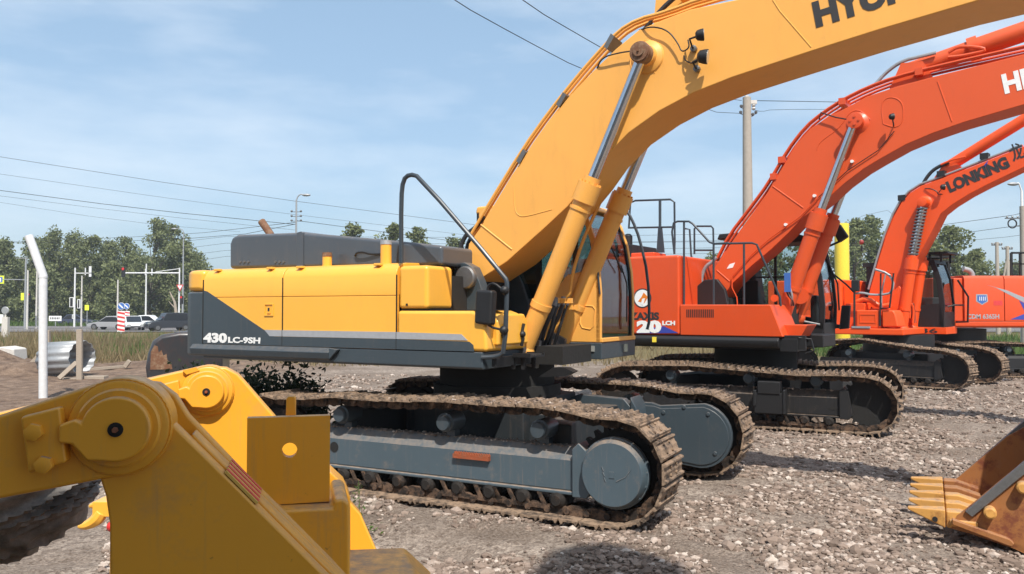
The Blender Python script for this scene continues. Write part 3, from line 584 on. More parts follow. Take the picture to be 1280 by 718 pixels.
for pp, r_ in (([(742, 86), (752, 72), (775, 66), (790, 64)], .009), ([(796, 35), (815, 33), (835, 38), (848, 55), (852, 66), (862, 60), (860, 50)], .008), ([(852, 66), (856, 76), (866, 80), (872, 77)], .008)):
    P_ = U1.P3([(u, v, -.44) for u, v in pp]); P_[0] = (P_[0][0], -.36, P_[0][2]); MB().tube(P_, r_, 6, smooth=2).build('lamp_cable', 'black', boom)
q = U1.p3(876, 44, -.55); p0 = U1.p3(868, 62, -.38); work_lamp(boom, q, (1, .25, .05), .062, [p0, (p0[0], -.46, p0[2]), U1.p3(862, 49, -.5), q])
q = U1.p3(880, 71, -.55); p0 = U1.p3(872, 87, -.38); work_lamp(boom, q, (1, .12, -.15), .075, [p0, (p0[0], -.46, p0[2]), U1.p3(866, 78, -.5), q])
for u, v in ((868, 62), (872, 87)): q = U1.p3(u, v, -.38); MB().lathe(q, (0, -1, 0), [(0, .035), (.05, .035), (.055, .02)], 12).build('lamp_base', 'steel', boom)
# boom foot bracket with round cover; hoses at the foot
fb = U1.P([(566, 342), (569, 331), (580, 328), (591, 334), (599, 352), (608, 380), (612, 420), (566, 420)], -.62); MB().prism(fb, -.62, -.45).build('boom_bracket', 'slate', X1, ry, bevel=.01); MB().prism(fb, .45, .62).build('boom_bracket', 'slate', X1, ry, bevel=.01)
q = U1.p(580, 347, -.7); b = MB(); b.lathe((q[0], -.62, q[1]), (0, -1, 0), [(0, .135), (.06, .135), (.08, .12), (.085, .02)], 26); b.build('pin_cover', 'steel', X1, ry)
for k, (dx, yy) in enumerate(((0, -.3), (.03, -.2), (.06, -.1), (-.05, 0.05))):
    b = MB(); b.tube([(-.3 + dx, yy, 2.55), (-.38 + dx, yy, 2.85), (-.28 + dx, yy, 3.05), (-.12 + dx, yy - .02, 3.12), (.0 + dx, yy - .03, 3.25)], .028, 8, smooth=2); b.build('hose', 'rubber', X1, ry)
b = MB(); q = U1.p3(596, 268, -.2); b.lathe((q[0] + .06, -.1, q[2]), (0, 1, 0), [(0, .09), (.3, .09)], 16); b.build('boom_back_boss', 'boom_y', boom)
# boom rams
hb = U1.p(738, 230, -.5); he = U1.p(802, 72, -.5); d_ = Vector((he[0] - hb[0], he[1] - hb[1])); base = (hb[0] - d_.x * 1.42, hb[1] - d_.y * 1.42)
k_ = (1.46 - base[1]) / (hb[1] - base[1]); base = (base[0] + (hb[0] - base[0]) * max(k_, 0), max(base[1], 1.46))
for s_ in (-1, 1): cylinder(X1, ry, (base[0], s_ * .5, base[1]), (hb[0], s_ * .5, hb[1]), (he[0], s_ * .5, he[1]), .112, .062, 'boom_y')
b = MB(); b.cyl((base[0], -.66, base[1] + .02), (base[0], .66, base[1] + .02), .10, n=20); b.prism([(base[0] - .35, 1.5), (base[0] - .02, base[1] + .2), (base[0] + .16, base[1] + .12), (base[0] + .12, 1.42)], -.38, -.32); b.prism([(base[0] - .35, 1.5), (base[0] - .02, base[1] + .2), (base[0] + .16, base[1] + .12), (base[0] + .12, 1.42)], .32, .38); b.build('ram_pivot', 'steel', X1, ry)
P_ = [U1.p3(u, v, .36) for u, v in ((754, 245), (740, 275), (727, 305), (716, 340), (713, 362), (712, 368), (700, 378), (693, 385))]; MB().tube(P_, .022, 8, smooth=1).build('ram_pipe', 'boom_y', X1, ry)
for k, (ua, ub, uc, ud, rr0) in enumerate(((690, 684, 676, 671, .024), (695, 690, 680, 675, .026), (700, 694, 688, 676, .022), (704, 701, 691, 684, .026), (711, 706, 699, 690, .020), (697, 701, 684, 686, .018))):
    yy = -.28 + k * .09; P_ = [U1.p3(ua, 374 + k % 3, yy), U1.p3(ub, 388 + 3 * (k % 2), yy - .08), U1.p3(uc, 408 + 4 * (k % 3), yy - .1), U1.p3(ud, 440, yy)]
    MB().tube(P_, rr0, 8, smooth=2).build('hose', 'rubber', X1, ry); q = P_[0]; e = P_[1]; d9 = (Vector(e) - Vector(q)).normalized(); MB().cyl(Vector(q) - d9 * .02, Vector(q) + d9 * .09, rr0 * 1.25, n=8).build('hose_fitting', 'steel', X1, ry)
b = MB()
for k in range(8): u = 688 + (k % 4) * 6; b.box(*(lambda q: (q[0] - .04, q[0] + .04, -.25 + k * .05, -.21 + k * .05, q[1] - .03, q[1] + .03))(U1.p(u, 376 + (k // 4) * 8, -.2)))
b.build('hose_manifold', 'boom_y', X1, ry)
# arm ram, stick and bucket
b = MB(); a0 = Vector((2.15, 0, 5.62)); a1 = Vector((4.6, 0, 6.15)); a2 = Vector((6.55, 0, 5.95)); b.prism([(2.1, 5.25), (2.15, 5.72), (2.35, 5.65), (2.6, 5.3)], -.12, -.08); b.prism([(2.1, 5.25), (2.15, 5.72), (2.35, 5.65), (2.6, 5.3)], .08, .12); b.cyl(a0, a1, .11, n=20); ac = b.build('arm_cylinder', 'boom_y', X1, ry)
MB().cyl(a1, a2, .06, n=16).build('rod', 'chrome', ac)
for dy in (-.2, .2):
    P_ = U1.P3([(800, 45, dy), (818, 22, dy), (836, 3, dy), (858, -14, dy)]); MB().tube(P_, .028, 8, smooth=1).build('hose', 'rubber', boom)
b = MB(); b.prism([(6.62, 5.25), (6.45, 5.85), (6.62, 6.02), (6.95, 5.5), (7.05, 4.9), (6.55, 3.0), (6.25, 1.55), (6.1, 1.5), (6.1, 1.7), (6.35, 3.2), (6.6, 4.6)], -.22, .22); b.build('stick', 'boom_y', X1, ry, bevel=.01)
UB = T1
def bk(pts_, y): return UB.P(pts_, y)
s0 = bk([(1196, 645), (1206, 638), (1279, 578), (1292, 582), (1330, 640), (1330, 688), (1266, 687), (1215, 668), (1189, 661)], -.8)
s0 = [s0[0], s0[1], s0[2], (5.72, .95), (6.25, 1.45), (6.38, 1.1), (6.25, .55), (5.95, .2), (5.55, .04), s0[7], s0[8]]
bkt = MB(); bkt.prism(s0, -.80, -.765); bkt.prism(s0, .765, .80)
shell = [s0[8], s0[7], (5.55, .04), (5.95, .2), (6.25, .55), (6.38, 1.1), (6.25, 1.45)]; inn = [(5.02, .235), (5.2, .16), (5.55, .085), (5.92, .24), (6.20, .58), (6.33, 1.1), (6.21, 1.42)]
for a, c, d2_, e_ in zip(shell, shell[1:], inn, inn[1:]): bkt.prism([a, c, e_, d2_], -.766, .766)
bo_ = bkt.build('bucket', 'bucket', X1, bevel=.006, label='worn rusty orange bucket resting on the gravel')
for yy in (-.83, .79):
    e = bk([(1206, 639), (1215, 646), (1292, 583), (1281, 574)], -.8); MB().prism([e[0], e[1], (e[2][0] + .25, e[2][1] + .26), (e[3][0] + .25, e[3][1] + .26)], yy, yy + .045).build('side_cutter', 'steel', bo_, bevel=.008)
for q in ((1233, 636), (1274, 605)): q = UB.p(q[0] + 4, q[1] + 3, -.8); b = MB(); b.lathe((q[0], -.80, q[1]), (0, -1, 0), [(0, .05), (.09, .05), (.10, .035)], 12); b.build('cutter_bolt', 'tooth', bo_)
wp = bk([(1190, 648), (1262, 673), (1268, 679), (1264, 683), (1190, 655)], -.82); b = MB(); b.prism([wp[0], wp[1], wp[2], wp[3], wp[4]], -.86, -.70); b.build('wear_plate', 'bucket', bo_, bevel=.01)
b = MB(); lp = [(s0[8][0] - .03, s0[8][1]), (s0[8][0] - .02, s0[8][1] + .05), (5.1, .26), (5.15, .19)]; b.prism(lp, -.80, .80); b.build('lip', 'bucket', bo_)
for k, yy in enumerate(np.linspace(-.72, .72, 5)):
    z_ = .255; b = MB(); x0, x1 = 4.63, 4.93
    V8 = [(x0, -.028, z_ + .045), (x0, .028, z_ + .045), (x0, .028, z_ + .07), (x0, -.028, z_ + .07), (x1, -.085, z_ - .075), (x1, .085, z_ - .075), (x1, .085, z_ + .085), (x1, -.085, z_ + .085)]
    b.add([(x, y + yy, z) for x, y, z in V8], [(0, 1, 2, 3), (4, 5, 6, 7), (0, 1, 5, 4), (1, 2, 6, 5), (2, 3, 7, 6), (3, 0, 4, 7)]); to = b.build('tooth', 'tooth', bo_, bevel=.012)
    MB().cyl((x1 - .07, yy - .09, z_ - .01), (x1 - .07, yy + .09, z_ - .01), .022, n=10).build('pin', 'dark', to) if False else None
    b = MB(); b.prism([(x1 + .006, z_ - .07), (x1 + .006, z_ + .075), (x1 + .12, z_ + .08), (x1 + .33, z_ + .02), (x1 + .30, z_ - .06), (x1 + .12, z_ - .085)], yy - .07, yy + .07); b.prismx([(yy - .10, z_ - .05), (yy + .10, z_ - .05), (yy + .10, z_ + .01), (yy - .10, z_ + .01)], x1 + .03, x1 + .25); b.build('tooth_adapter', 'bucket' if k > 2 else 'tooth', bo_, bevel=.015)
    MB().cyl((x1 - .08, yy - .088, z_ - .005), (x1 - .08, yy + .088, z_ - .005), .022, n=10).build('tooth_pin', 'dark', bo_)
# lettering on the boom
lettering('HYUNDAI', U1.p(1020, 33, -.38), U1.p(1226, -32, -.38), .235, -.381, 'black_print', boom, bold=.055)
# cab on the far side
cf = [(1.205, 1.70), (1.21, 2.30), (1.19, 2.62), (1.13, 2.98), (1.04, 3.25), (.93, 3.42)]
cab = thing('cab', '', ''); del cab['label']; del cab['category']; cab.parent = X1; cab.rotation_euler.z = ry
y0, y1 = .48, 1.66
b = MB(); b.prismx([(y0 - .005, 1.49), (y1 + .005, 1.49), (y1 + .005, 1.695), (y0 - .005, 1.695)], .60, 1.215); b.build('cab_skirt', 'slate', cab, bevel=.01); MB().box(-.6, .59, y0 + .1, y1, 1.49, 1.695).build('cab_floor', 'dark', cab)
for p_, q_, xx_ in ((704, 408, None),):
    pass
b = MB(); q = U1.p(738, 436, y0); b.box(q[0] - .06, q[0] + .06, y0 - .02, y0 - .003, q[1] - .035, q[1] + .035); b.build('reflector', 'lamp_face', cab); b = MB(); q = U1.fx(781, 435, 1.215); b.box(1.212, 1.232, q[1] - .06, q[1] + .06, q[2] - .05, q[2] + .05); b.build('reflector', 'lamp_face', cab)
b = MB(); b.prism([(.30, 1.70), (.30, 2.25), (.35, 2.25), (.55, 2.32), (.75, 2.55), (1.12, 2.62), (1.195, 2.55), (1.20, 1.70)], y0, y0 + .05); sp = b.build('side_panel', 'boom_y', cab, bevel=.01)
rr_ = U1.P([(728, 410), (725, 404), (726, 385), (730, 382), (741, 383), (744, 387), (742, 408), (738, 412)], y0); b = MB(); b.tube([(x, y0 - .002, z) for x, z in rr_ + rr_[:1]], .008, 6); b.build('pressed_rim', 'boom_y', sp)
def strip(pts2, ya, yb, w, mat, name, parent, bev=.008):          # a curved post following pts2 in x, z
    b = MB(); P_ = [Vector((p[0], p[1])) for p in pts2]; o1 = []; o2 = []
    for k_, p in enumerate(P_):
        t_ = (P_[min(k_ + 1, len(P_) - 1)] - P_[max(k_ - 1, 0)]).normalized(); nn = Vector((-t_.y, t_.x)); o1.append(tuple(p)); o2.append(tuple(p + nn * w))
    b.prism(o1 + o2[::-1], ya, yb); return b.build(name, mat, parent, bevel=bev)
strip(cf, y0, y0 + .045, .07, 'boom_y', 'pillar', cab); strip(cf, y1 - .06, y1, .07, 'boom_y', 'pillar', cab)
strip([(x - .02, z) for x, z in cf], y0 + .046, y0 + .075, .05, 'black', 'window_seal', cab); strip([(x - .012, z) for x, z in cf], y1 - .10, y1 - .061, .05, 'black', 'window_seal', cab)
b = MB(); b.prism([(-.6, 1.70), (-.6, 3.42), (-.5, 3.42), (-.5, 1.70)], y0, y1); b.prism([(.30, 2.25), (.30, 3.40), (.37, 3.40), (.37, 2.25)], y0, y0 + .04); b.prism([(.30, 1.72), (.30, 3.40), (.37, 3.40), (.37, 1.72)], y1 - .04, y1); b.build('rear_wall', 'black', cab)
b = MB(); b.prism([(-.62, 3.40), (-.60, 3.50), (.75, 3.52), (.93, 3.47), (.97, 3.40)], y0 - .01, y1 + .01); b.build('cab_roof', 'boom_y', cab, bevel=.03, seg=3)
b = MB(); b.box(1.19, 1.225, y0, y1, 1.70, 1.755); b.build('front_sill', 'boom_y', cab, bevel=.01)
gl = MB(); o1 = [(x - .03, z) for x, z in cf]; gl.prism(o1 + [(x - .008, z) for x, z in o1[::-1]], y0 + .05, y1 - .06); gl.build('windscreen', 'glass', cab)
gl = MB(); gl.prism([(-.5, 2.25), (-.5, 3.40), (.9, 3.40), (1.08, 2.98), (1.13, 2.62), (.75, 2.55), (.55, 2.32), (.35, 2.25)], y0 + .015, y0 + .022); gl.build('side_window', 'glass_dark', cab)
gl = MB(); gl.prism([(-.5, 1.80), (-.5, 3.40), (.9, 3.40), (1.08, 2.98), (1.15, 2.62), (1.16, 1.80)], y1 - .03, y1 - .022); gl.build('door_window', 'glass_dark', cab)
b = MB(); b.box(-.1, .45, .85, 1.35, 1.95, 2.1); b.prism([(-.12, 2.05), (-.25, 2.75), (-.12, 2.78), (.02, 2.08)], .87, 1.33); b.box(.3, .5, .60, .70, 1.7, 2.3); b.box(-.1, .4, .7, .8, 2.1, 2.3); b.build('operator_seat', 'black', cab, bevel=.04)
b = MB(); b.tube([(1.23, y1 - .35, 1.95), (1.215, y1 - .30, 2.45), (1.17, y1 - .4, 2.7)], .009, 6); b.tube([(1.17, .8, 3.02), (1.21, 1.2, 2.6)], .01, 6); b.build('wiper', 'black', cab)
b = MB(); b.tube([(1.06, y0 + .02, 2.95), (1.17, y0 - .01, 2.6), (1.2, y0 - .01, 2.3)], .012, 6); b.build('grab_bar', 'rail', cab)
# tall rail on the far side of the cab
b = MB(); b.tube([U1.p3(782, 262, 1.75), U1.p3(790, 274, 1.75), U1.p3(800, 300, 1.75), U1.p3(810, 345, 1.75), U1.p3(812, 400, 1.75), U1.p3(809, 412, 1.72)], .020, 8, smooth=1); b.build('grab_rail', 'rail', cab)

# ===================================================== orange-red excavator behind it
T2 = Frame(4.785, 15.77, -27.5); U2 = Frame(4.785, 15.77, -34); r2 = R(-6.5); xe = U2.p(849, 350, -1.545)[0]; xd = U2.p(974, 430, -1.55)[0]; ze = U2.p(848, 319, -1.5)[1]; z2b, z2t = U2.p(880, 436, -1.58)[1], U2.p(880, 420.5, -1.55)[1]
X2 = thing('excavator', 'orange-red excavator with black deck railings and an open black cab, second in the row', 'excavator', (T2.O[0], T2.O[1], 0), R(T2.deg), 'excavators parked in a row')
top2 = [(-2.2, 1.09), (-1.5, 1.12), (-.9, 1.14), (-.1, 1.09), (.5, 1.06), (1.1, 1.02), (1.6, 1.05), (2.0, 1.05)]
pts2 = track_path(2.12, -2.3, top2, .47, .515)
n2 = track(X2, -1.40, pts2, -1, 'double', 2.12, -2.3, 'track_black'); f2 = track(X2, 1.35, pts2, 1, 'double', 2.12, -2.3, 'track_black')
b = MB(); b.box(.30, .80, -1.74, -1.50, .30, .66); b.box(.36, .74, -1.76, -1.5, .64, .86); b.box(.28, .34, -1.76, -1.5, .42, .70); b.box(.78, .83, -1.76, -1.5, .30, .72); b.build('frame_box', 'black', n2, bevel=.015)
b = MB(); b.box(1.5, 1.72, -1.506, -1.498, .40, .44); b.build('frame_slot', 'dark', n2)
N = 500; xx = rng.uniform(-1, 2.1, N); stones(np.stack([xx, rng.uniform(-1.7, -1.1, N), np.interp(xx, [p[0] for p in top2], [p[1] for p in top2]) - .02], 1), .006 + .018 * rng.random(N) ** 2, 'caught_gravel', n2, seed=15)
N = 160; xx = rng.uniform(-.8, 1.6, N); stones(np.stack([xx, rng.uniform(-1.5, -1.3, N), np.full(N, .725)], 1), .008 + .02 * rng.random(N) ** 2, 'dirt_crumbs', n2, seed=16)
b = MB(); b.prismz([(-.95, -.6), (.95, -.6), (1.25, -1.25), (1.5, -1.25), (1.2, 0), (1.5, 1.25), (1.25, 1.25), (.95, .6), (-.95, .6), (-1.25, 1.25), (-1.5, 1.25), (-1.2, 0), (-1.5, -1.25), (-1.25, -1.25)], .5, .86); b.build('car_body', 'black', X2, bevel=.02)
b = MB(); b.cyl((0, 0, .86), (0, 0, 1.40), .78, n=36); b.build('swing_bearing', 'dark', X2)
print('M2', xe, xd, ze, z2b, z2t)
b = MB(); b.prismx([(-1.60, 1.50), (-1.56, 1.44), (-1.4, 1.40), (1.45, 1.40), (1.5, 1.44), (1.5, 1.62), (-1.55, 1.62), (-1.60, 1.57)], -3.3, xd); b.box(xd, xd + .5, -.5, .5, 1.42, 1.65); b.build('deck_frame', 'black', X2, r2, bevel=.02, seg=3)
b = MB(); b.box(-3.3, xe, -1.545, 1.45, 1.63, ze); eb = b.build('engine_house', 'orange2', X2, r2, bevel=.05, seg=3)
b = MB(); b.box(-3.85, -3.31, -1.5, 1.5, 1.45, ze - .15); b.build('counterweight', 'orange2', X2, r2, bevel=.12, seg=3)
q = U2.P([(849, 381), (963, 381), (979, 420), (849, 420)], -1.55); b = MB(); b.prism([(xe + .01, 1.63), (xe + .01, q[0][1]), (q[1][0], q[1][1]), (q[2][0], 1.63)], -1.545, -.45); dk = b.build('tank_box', 'orange2', X2, r2, bevel=.02)
b = MB(); g0 = U2.p(858, 397, -1.55); g1 = U2.p(893, 387, -1.55)
for k in range(15):
    x = g0[0] + (g1[0] - g0[0]) * k / 15; b.box(x, x + (g1[0] - g0[0]) / 15 * .55, -1.549, -1.544, g0[1], g1[1])
b.build('vent_slots', 'dark', dk)
b = MB(); q = U2.p(963, 408, -1.3); b.prism([(q[0] - .02, 1.63), (q[0] + .02, 1.84), (q[0] + .62, 1.84), (q[0] + .50, 1.63)], -1.2, -.55); b.build('front_apron', 'orange2', X2, r2, bevel=.01)
b = MB(); b.box(xd, xd + .3, -1.5, -.9, 1.38, 1.60); b.box(xd + .05, xd + .42, -1.45, -1.38, 1.42, 1.66); b.tube([(xd + .3, -1.45, 1.62), (xd + .5, -1.4, 1.6), (xd + .55, -1.4, 1.4), (xd + .4, -1.4, 1.35)], .02, 6); b.build('front_step', 'black', X2, r2, bevel=.01)
lettering('ZAXIS', U2.p(787, 399.5, -1.545), U2.p(824, 399.5, -1.545), .13, -1.5455, 'black_print', eb, bold=.05)
lettering('20', U2.p(796, 415, -1.545), U2.p(827, 415, -1.545), .20, -1.548, 'white', eb, bold=.07)
lettering('LCH', U2.p(828, 406.5, -1.545), U2.p(844, 406.5, -1.545), .075, -1.548, 'white', eb, bold=.05)
b = MB(); b.prism(U2.P([(797, 417), (797, 412), (830, 408), (848, 416.5)], -1.545), -1.5478, -1.544); b.build('blue_decal', 'blue_print', eb)
q = U2.p(803, 373, -1.545); b = MB(); b.lathe((q[0], -1.544, q[1]), (0, -1, 0), [(0, .19), (.004, .19)], 28); b.lathe((q[0], -1.547, q[1]), (0, -1, 0), [(0, .165), (.003, .165)], 28, 1); b.prism([(q[0] - .09, q[1] - .06), (q[0] + .04, q[1] - .10), (q[0] + .12, q[1] + .02), (q[0] + .03, q[1] + .11), (q[0] - .02, q[1] + .02)], -1.553, -1.549, 2); b.prism([(q[0] - .03, q[1] - .12), (q[0] + .02, q[1] - .13), (q[0] + .06, q[1] + .0), (q[0] + .0, q[1] - .01)], -1.556, -1.552, 1); b.build('round_emblem', ['black_print', 'white', 'amber'], eb)
q = U2.p(818, 424, -1.6); MB().box(q[0] - .04, q[0] + .04, -1.615, -1.59, q[1] - .06, q[1] + .04).build('yellow_tag', 'yellowpost', X2, r2)
# rails
def rail(pts_, y, r_=.02, parent=X2, rz=r2, fr=U2, mat='rail'): return MB().tube(fr.P3(pts_, y), r_, 8).build('guard_rail', mat, parent, rz)
rail([(786, 286), (788, 254), (794, 251), (838, 249.5), (843, 253), (843.5, 300), (843, 318)], -.9); rail([(786, 285), (843, 284)], -.9); rail([(825, 250), (825, 290)], -.9, .028)
b = MB(); q = U2.P([(821, 316), (823, 285), (827, 285), (830, 316)], -.9); b.prism(q, -.92, -.86); b.build('rail_foot', 'rail', X2, r2)
rail([(843, 318), (840, 290), (842, 279), (847, 277), (861, 277), (866, 280), (887, 303), (893, 305), (940, 304), (946, 306), (975, 372), (976, 383)], -1.45)
for u, v in ((855, 278), (892, 305), (930, 304)): rail([(u, v), (u, 381)], -1.45)
rail([(892, 305), (910, 304)], -1.45); rail([(868, 318), (868, 286), (871, 283), (889, 283), (891.5, 286), (892, 312)], .3); rail([(868, 313), (891, 313)], .3); rail([(856, 286), (862, 287), (864, 320), (872, 340)], .2)
# plant on the engine house roof
b = MB(); b.box(-3.0, -2.2, -.9, .3, ze - .02, ze + .3); b.lathe((-2.35, -.8, ze - .02), (0, 0, 1), [(0, .09), (.5, .09), (.55, .05)], 12); b.build('air_intake', 'black', X2, r2, bevel=.02)
b = MB(); b.box(-2.1, -1.6, -1.2, -.6, ze - .02, ze + .1); b.build('hood_latch_cover', 'orange2', X2, r2, bevel=.02)
b = MB(); b.box(xe + .02, -.4, -.40, .5, 1.63, 2.35); b.box(xe + .02, -.1, .52, .57, 1.6, 2.7); b.build('pump_bay', 'dark', X2, r2)
q = U2.P([(863, 400), (866, 362), (880, 350), (896, 349), (906, 362), (914, 400)], -.62)
for ya_ in (-.62, .5): MB().prism(q, ya_, ya_ + .12).build('boom_bracket', 'black', X2, r2, bevel=.02)
for y_ in (-.35, -.2, -.05): MB().tube(U2.P3([(877, 372, y_), (876, 350, y_), (881, 334, y_), (890, 328, y_), (896, 322, y_)]), .035, 8, smooth=2).build('hose', 'galv' if y_ < -.3 else 'rubber', X2, r2)
for k, v in enumerate((341, 349)): q0 = U2.p3(861, v, .6); MB().box(q0[0], q0[0] + .75, .55, .62, q0[2] - .04, q0[2] + .04).build('deck_brace', 'orange2', X2, r2)
# boom
b2 = [(903, 372), (915, 355), (940, 332), (964, 312), (985, 292), (1004, 272), (1032, 251), (1056, 229), (1080, 211), (1100, 199), (1132, 181), (1165, 167), (1205, 153), (1280, 131)]
t2 = [(889, 352), (894, 333), (918, 298), (938, 270), (959, 241), (966, 229), (995, 181), (1013, 161), (1035, 146), (1056, 136), (1083, 121), (1122, 108), (1175, 94), (1280, 68)]
lo_ = U2.P(b2, -.36) + [(5.6, 5.72), (6.6, 5.65)]; hi_ = U2.P(t2, -.36) + [(5.6, 6.6), (6.6, 6.1)]
b = MB(); b.prism(lo_ + hi_[::-1], -.36, .36); bm2 = b.build('boom', 'orange2b', X2, r2, bevel=.012, smooth=28)
bead(U2, [(966, 233), (1004, 260)], -.36, bm2, 'orange2b', .012, smooth=0); bead(U2, [(1172, 102), (1190, 152)], -.36, bm2, 'orange2b', .010, smooth=0); bead(U2, [(896, 338), (912, 352)], -.36, bm2, 'orange2b', .012, smooth=0)
bead(U2, [(1021, 188), (1024, 178), (1050, 160), (1062, 140), (1075, 137), (1088, 150)], -.36, bm2, 'orange2b', .009)
bead(U2, [(1104, 155), (1101, 130), (1110, 121), (1124, 124), (1130, 135), (1128, 155), (1118, 160), (1104, 155)], -.36, bm2, 'orange2b', .009)
bo = U2.p(1068.5, 151, -.6); b = MB(); b.lathe((bo[0], -.36, bo[1]), (0, -1, 0), [(0, .20), (.02, .17), (.05, .125), (.22, .125), (.24, .14), (.27, .14), (.275, .1)], 24); MB().lathe((bo[0], .36, bo[1]), (0, 1, 0), [(0, .20), (.02, .17), (.05, .125), (.22, .125), (.24, .14), (.27, .14), (.275, .1)], 24).build('pivot_pin', 'orange2', bm2)
for a in range(4): b.cyl((bo[0] + .07 * math.cos(a * 1.57), -.63, bo[1] + .07 * math.sin(a * 1.57)), (bo[0] + .07 * math.cos(a * 1.57), -.65, bo[1] + .07 * math.sin(a * 1.57)), .022, n=6)
b.build('pivot_pin', 'orange2', bm2)
pp2 = [(896, 330), (912, 298), (940, 262), (962, 232), (985, 192), (1008, 162), (1030, 144), (1055, 128), (1085, 113), (1120, 100), (1170, 87), (1290, 60)]
for yy, o_ in ((-.34, .06), (-.26, .06), (-.1, .05), (.1, .05)): P_ = [(x - .03, yy, z + o_) for x, z in U2.P(pp2, -.36)]; MB().tube(P_, .024, 8, smooth=1).build('hydraulic_pipe', 'orange2', bm2)
for u, v in ((968, 224), (978, 203), (1054, 130), (1150, 93)): q = U2.p(u, v, -.36); MB().box(q[0] - .08, q[0] + .04, -.38, .15, q[1] - .01, q[1] + .11).build('pipe_clamp', 'orange2', bm2)
MB().tube(U2.P3([(900, 338, -.3), (904, 320, -.3), (915, 312, -.25), (928, 304, -.2)]), .05, 8, smooth=1).build('hose', 'orange2', bm2)
bead(U2, [(1023, 247), (1001, 270), (960, 300), (940, 318), (915, 346), (915, 360), (921, 372), (922, 384)], -.40, bm2, 'orange2', .012, 'grease_line', 0); bead(U2, [(1023, 247), (1060, 213), (1098, 188), (1118, 164)], -.39, bm2, 'black', .008, 'grease_line', 0)
for u, v in ((1065, 202), (1018, 245), (982, 281)): q = U2.p(u, v, -.4); MB().cyl((q[0], -.36, q[1]), (q[0], -.42, q[1]), .03, n=8).build('line_clip', 'white', bm2)
q = U2.p3(1115, 146, -.55); work_lamp(bm2, q, (.9, .5, .1), .055, [U2.p3(1117, 158, -.36), U2.p3(1117, 156, -.5), q])
b = MB(); q = U2.p(914, 333, -.36); b.prism([(q[0] - .09, q[1] - .05), (q[0] - .03, q[1] + .04), (q[0] + .08, q[1] + .07), (q[0] + .03, q[1] - .03)], -.366, -.359); b.build('paper_label', 'white', bm2)
b = MB(); q = U2.p(1095, 112, -.36); b.tube(U2.P3([(1024, 150, -.38), (1026, 141, -.44), (1045, 147, -.44), (1062, 150, -.50)]), .012, 6); b.build('lamp_cable', 'black', bm2)
lettering('HITACHI', U2.p(1256, 116.5, -.36), U2.p(1385, 82, -.36), .30, -.362, 'white', bm2, bold=.05)
hb2 = U2.p(1024, 268, -.5); he2 = U2.p(1068, 153, -.5); bs2 = U2.p(978, 398, -.5)
for s_ in (-1, 1): cylinder(X2, r2, (bs2[0], s_ * .5, bs2[1]), (hb2[0], s_ * .5, hb2[1]), (he2[0], s_ * .5, he2[1]), .135, .072, 'orange2b', cap_len=.3)
b = MB(); b.prism(U2.P([(1002, 331), (992, 350), (975, 392), (990, 408), (1003, 372)], .2), .2, .3); b.cyl(U2.p3(1000, 370, .15), U2.p3(1000, 370, .35), .16, n=18); b.cyl(U2.p3(968, 373, -.4), U2.p3(968, 373, -.2), .07, n=12); b.build('ram_pivot', 'orange2', X2, r2)
for k in range(4): MB().tube(U2.P3([(985, 345 + k * 2, -.7), (981 + k, 352, -.75), (984 + k * 2, 368, -.72), (990, 374, -.7), (992 - k, 382, -.6)]), .02, 6, smooth=2).build('hose', 'galv' if k % 2 else 'rubber', X2, r2)
b = MB(); q = U2.p3(985, 353, -.76); b.box(q[0] - .06, q[0] + .05, -.79, -.75, q[2] - .18, q[2] + .17); b.build('paper_label', 'signblue', X2, r2)
b = MB(); b.prism([(2.9, 5.9), (2.95, 6.35), (3.2, 6.3), (3.6, 6.0)], -.14, .14) if False else None
ap = U2.p(1136, 90, 0); ae = U2.p(1215, 62, 0); af = U2.p(1300, 32, 0); b = MB(); b.cyl((ap[0], 0, ap[1]), (ae[0], 0, ae[1]), .16, n=20); b.cyl((ae[0], 0, ae[1]), (af[0] + 1, 0, af[1] + .2), .17, n=20); b.prism([(ap[0] - .35, ap[1] - .45), (ap[0] - .1, ap[1] + .12), (ap[0] + .25, ap[1] + .1), (ap[0] + .5, ap[1] - .4)], -.2, .2); b.cyl((ae[0] - .05, 0, ae[1] - .01), (ae[0] + .1, 0, ae[1] + .02), .21, n=20); b.build('arm_cylinder', 'orange2b', X2, r2)
MB().tube(U2.P3([(1092, 108, -.1), (1108, 90, -.1), (1128, 76, -.15), (1150, 71, -.2), (1170, 66, -.2)]), .032, 8, smooth=2).build('hose', 'galv', bm2)
MB().tube(U2.P3([(1185, 66, -.25), (1200, 57, -.25), (1240, 62, -.25), (1205, 70, -.25), (1185, 72, -.25)]), .03, 8, smooth=2).build('hose', 'orange2', bm2)
b = MB(); b.prism([(6.4, 5.8), (6.3, 6.5), (6.9, 6.3), (7.0, 5.4), (6.6, 3.0), (6.3, 1.4), (6.1, 1.5), (6.35, 3.6)], -.2, .2); b.build('stick', 'orange2b', X2, r2)
